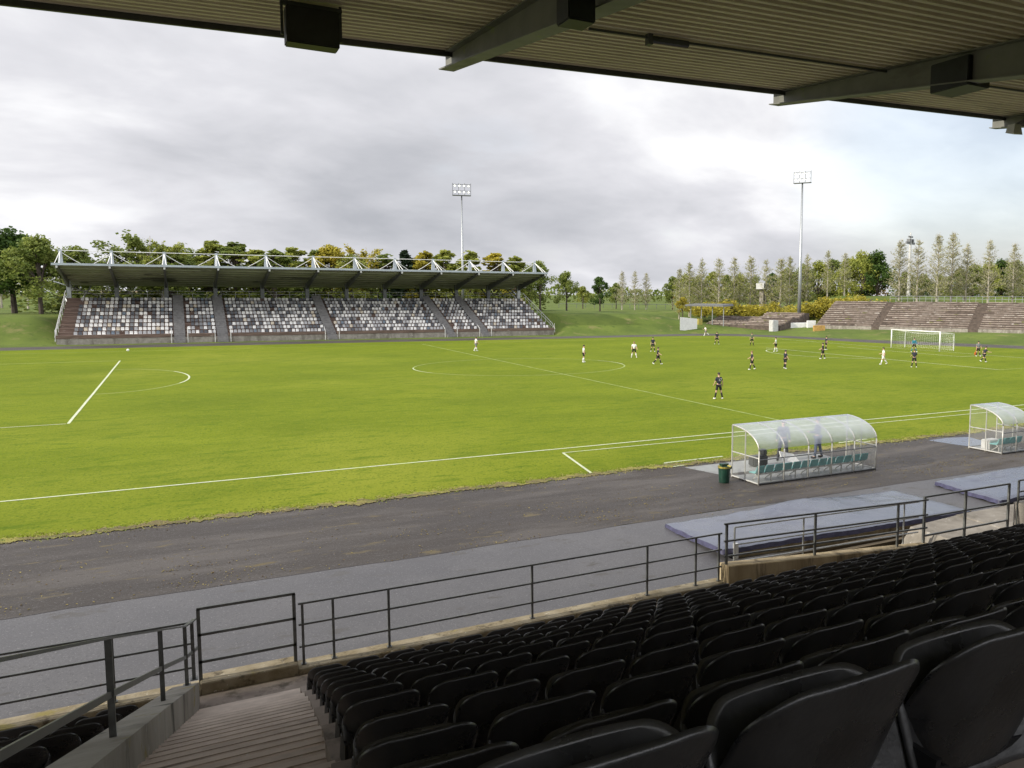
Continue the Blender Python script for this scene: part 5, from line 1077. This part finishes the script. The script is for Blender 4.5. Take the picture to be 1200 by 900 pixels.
back = [(90, 283, 'mid', 'broad', .8), (121, 290, 'mid', 'airy', .8), (152, 272, 'mid', 'airy', 1.0), (178, 267, 'mid', 'airy', 1.0), (193, 274, 'yg', 'airy', .8), (224, 284, 'mid', 'broad', .75), (252, 280, 'yg', 'oval', 1.35), (278, 282, 'mid', 'oval', 1.35), (301, 290, 'yg', 'oval', 1.35), (322, 289, 'mid', 'oval', 1.35), (346, 288, 'yg', 'oval', 1.3),
        (372, 291, 'mid', 'oval', 1.35), (389, 282, 'yellow', 'broad', .8), (412, 292, 'yg', 'broad', .7), (430, 281, 'yellow', 'airy', .9), (453, 296, 'mid', 'oval', 1.35), (476, 292, 'pine', 'cone', 1.0), (497, 291, 'yellow', 'oval', 1.2), (523, 291, 'yg', 'oval', 1.2), (550, 292, 'yg', 'oval', 1.2), (580, 294, 'yellow', 'oval', 1.2), (602, 297, 'yg', 'oval', 1.2), (204, 292, 'mid', 'oval', 1.35)]
ln_nm = {'mid': 'green', 'yg': 'yellow green', 'yellow': 'yellow', 'pine': 'dark'}; kn_nm = {'broad': 'leafy', 'airy': 'open crowned', 'cone': 'conical', 'oval': 'pointed oval'}
for i, (px, top, lf, kd, w_) in enumerate(back):
    tree(px, top+2, None, kd, lf, 1+i % 4, '%s %s tree behind the far grandstand roof, %s from the left' % (ln_nm[lf], kn_nm[kd], ORD[sorted(b[0] for b in back).index(px)]), w_*1.15, Y=122+(i*7 % 9), grp=GB)
for i, px in enumerate(range(96, 600, 34)): tree(px+(i*13 % 11), 333, None, 'bush', ['mid', 'yg', 'mid', 'dark'][i % 4], 1+i % 2, 'bush filling the gap under the far grandstand roof, %s from the left' % ORD[i], 2.2, Y=131, base=3.4, grp='bushes seen under the far roof')
for i, (px, top, lf, kd, D_, w_, lab) in enumerate([
    (633, 303, 'mid', 'round', 170, .72, 'big dark green tree at the right end of the far grandstand'), (620, 308, 'mid', 'broad', 178, .7, 'green tree partly behind the far grandstand right corner'), (664, 316, 'mid', 'round', 182, .72, 'round crowned green tree second from the far grandstand'), (703, 322, 'dark', 'round', 190, .78, 'compact dark round tree alone on the bank top'),
    (683, 334, 'yg', 'broad', 230, .8, 'small yellow tree between two dark round trees'), (729, 318, 'grey', 'poplar', 215, 1.3, 'leftmost of three pale slim trees beyond the bank'), (744, 318, 'grey', 'poplar', 213, 1.3, 'middle of three pale slim trees beyond the bank'), (757, 320, 'grey', 'poplar', 214, 1.3, 'rightmost of three pale slim trees beyond the bank'),
    (722, 330, 'mid', 'broad', 225, .7, 'dark green tree behind the three pale slim trees')]):
    tree(px, top, D_, kd, lf, 1+i % 4, lab, w_, grp=GR)
pop = [(796, 313), (808, 306), (822, 302), (842, 301), (860, 300), (879, 299), (897, 303), (914, 301), (925, 299), (945, 297), (969, 292), (989, 295), (1053, 280), (1074, 280), (1097, 273), (1114, 271), (1131, 285), (1157, 280), (1186, 284), (1203, 282)]
for i, (px, top) in enumerate(pop):
    D_ = 176 if px < 1000 else 168
    lf = 'grey' if px > 1040 else 'pale'
    tree(px, top+2, D_+(i*5 % 7), 'poplar', lf, 1+(i*3) % 7, 'slim half bare poplar, %s from the left along the bank top' % ORD[i], random.uniform(1.15, 1.6), base=None if px < 1000 else 4.6, grp=GP)
wil = [(788, 322, 'mid', 215), (803, 318, 'yg', 210), (818, 322, 'mid', 205), (834, 316, 'yg', 207), (850, 320, 'mid', 205), (866, 318, 'yg', 210), (885, 322, 'mid', 205), (905, 318, 'dark', 210), (922, 312, 'mid', 203), (941, 306, 'mid', 205), (958, 303, 'yg', 205), (976, 301, 'mid', 207), (992, 300, 'yg', 200), (1010, 290, 'yg', 196), (1027, 291, 'dark', 194), (1018, 303, 'dark', 200), (1060, 316, 'mid', 205), (1080, 318, 'mid', 210), (1100, 320, 'yg', 210), (1122, 312, 'mid', 203), (1140, 307, 'mid', 205), (1157, 303, 'yg', 205), (1172, 301, 'dark', 207), (1187, 302, 'mid', 203), (1203, 306, 'mid', 205), (1218, 308, 'mid', 205)]
for i, (px, top, lf, D_) in enumerate(wil):
    tree(px, top, D_, 'round' if px in (1027, 1018) else 'broad', lf, 1+i % 4, '%s tree in the dense row behind the poplars, %s from the left' % ({'mid': 'green', 'yg': 'yellow green', 'dark': 'dark green'}[lf], ORD[i]), 0.66 if px not in (1027,) else 0.75, base=2.5, grp=GW)
yb_l = [(800, 347, 1.1), (826, 354, 1.5), (848, 349, 1.5), (868, 350, 1.5), (886, 356, 1.4), (938, 353, 1.5), (957, 350, 1.4), (972, 346, 1.6), (990, 345, 1.5), (1006, 343, 1.4), (903, 352, 1.3)]
for i, (px, top, w_) in enumerate(sorted(yb_l)):
    tree(px, top, 166 if px > 930 else 172, 'bush' if px != 800 else 'round', 'yellow', 1+i % 3, 'bright yellow bush above the low terraces, %s from the left' % ORD[i] if px != 800 else 'small yellow tree at the left end of the white wall stub', w_*1.25 if px != 800 else 0.9, base=2.4 if px < 960 else 3.4, grp='yellow bushes above the terraces')
# low far woods closing the view
fr = MB(); R_ = random.Random(5)
def wood(x0, x1, y, ztop, leafm, label, seed):
    b = MB(); n_ = int((x1-x0)/1.1); R_ = random.Random(seed); pts = []
    for k in range(n_*14):
        x = R_.uniform(x0, x1); h = ztop*(0.72+0.38*noise.noise(Vector((x*0.06, seed, 0)))+0.10*noise.noise(Vector((x*0.3, seed, 4)))); z = 2.5+(h-2.5)*R_.random()**0.6; pts.append(Vector((x-x0, R_.uniform(0, 8), z)))
    leaves(b, pts, 0.85, R_); o = b.build('far_wood', leafm, loc=(x0, y, 0)); return tag(o, label, 'wood', kind='stuff')
wood(-420, 60, 330, 15, LM['mid'], 'far green wood along the skyline behind the left trees', 1)
wood(60, 420, 360, 14, LM['mid'], 'far green wood along the skyline behind the grandstand', 2)
wood(290, 470, 380, 19, LM['autumn'], 'far reddish autumn wood low on the skyline near the middle', 3)
wood(420, 900, 330, 19, LM['dark'], 'far dark wood along the skyline behind the poplars', 4)
# pale low building glimpsed behind the far grandstand
p_ = aty(122, 347, 175); b = MB(); b.box((-7, 0, -4), (7, 8, 0.5)); hb_ = empty('low_building', (p_.x, 175, p_.z), 0, 'low cream building glimpsed under the far grandstand roof at left', 'building'); b.build('wall', M['conc'], hb_)
b = MB(); b.box((-7.4, -0.4, 0.5), (7.4, 8.4, 1.2)); b.build('roof_edge', mat('peach_render', (0.62, 0.45, 0.32), 0.8, vary=0.1), hb_)
# small fence beyond the bank
fz = empty('park_fence', (150, 250, 3.5), 0, 'thin park fence on the lawn beyond the bank', 'fence'); b = MB(); p0 = atd(655, 366, 205); p1 = atd(790, 366, 205)
for k in range(14): q_ = p0.lerp(p1, k/13); q_.z = 3.5; b.tube([q_-fz.location, q_-fz.location+Vector((0, 0, 1.2))], 0.06, 5)
a_ = p0.copy(); c_ = p1.copy(); a_.z = c_.z = 4.6; b.tube([a_-fz.location, c_-fz.location], 0.05, 5); b.build('rails', M['dframe'], fz)
print('trees', tcount, 'objects', len(bpy.data.objects))
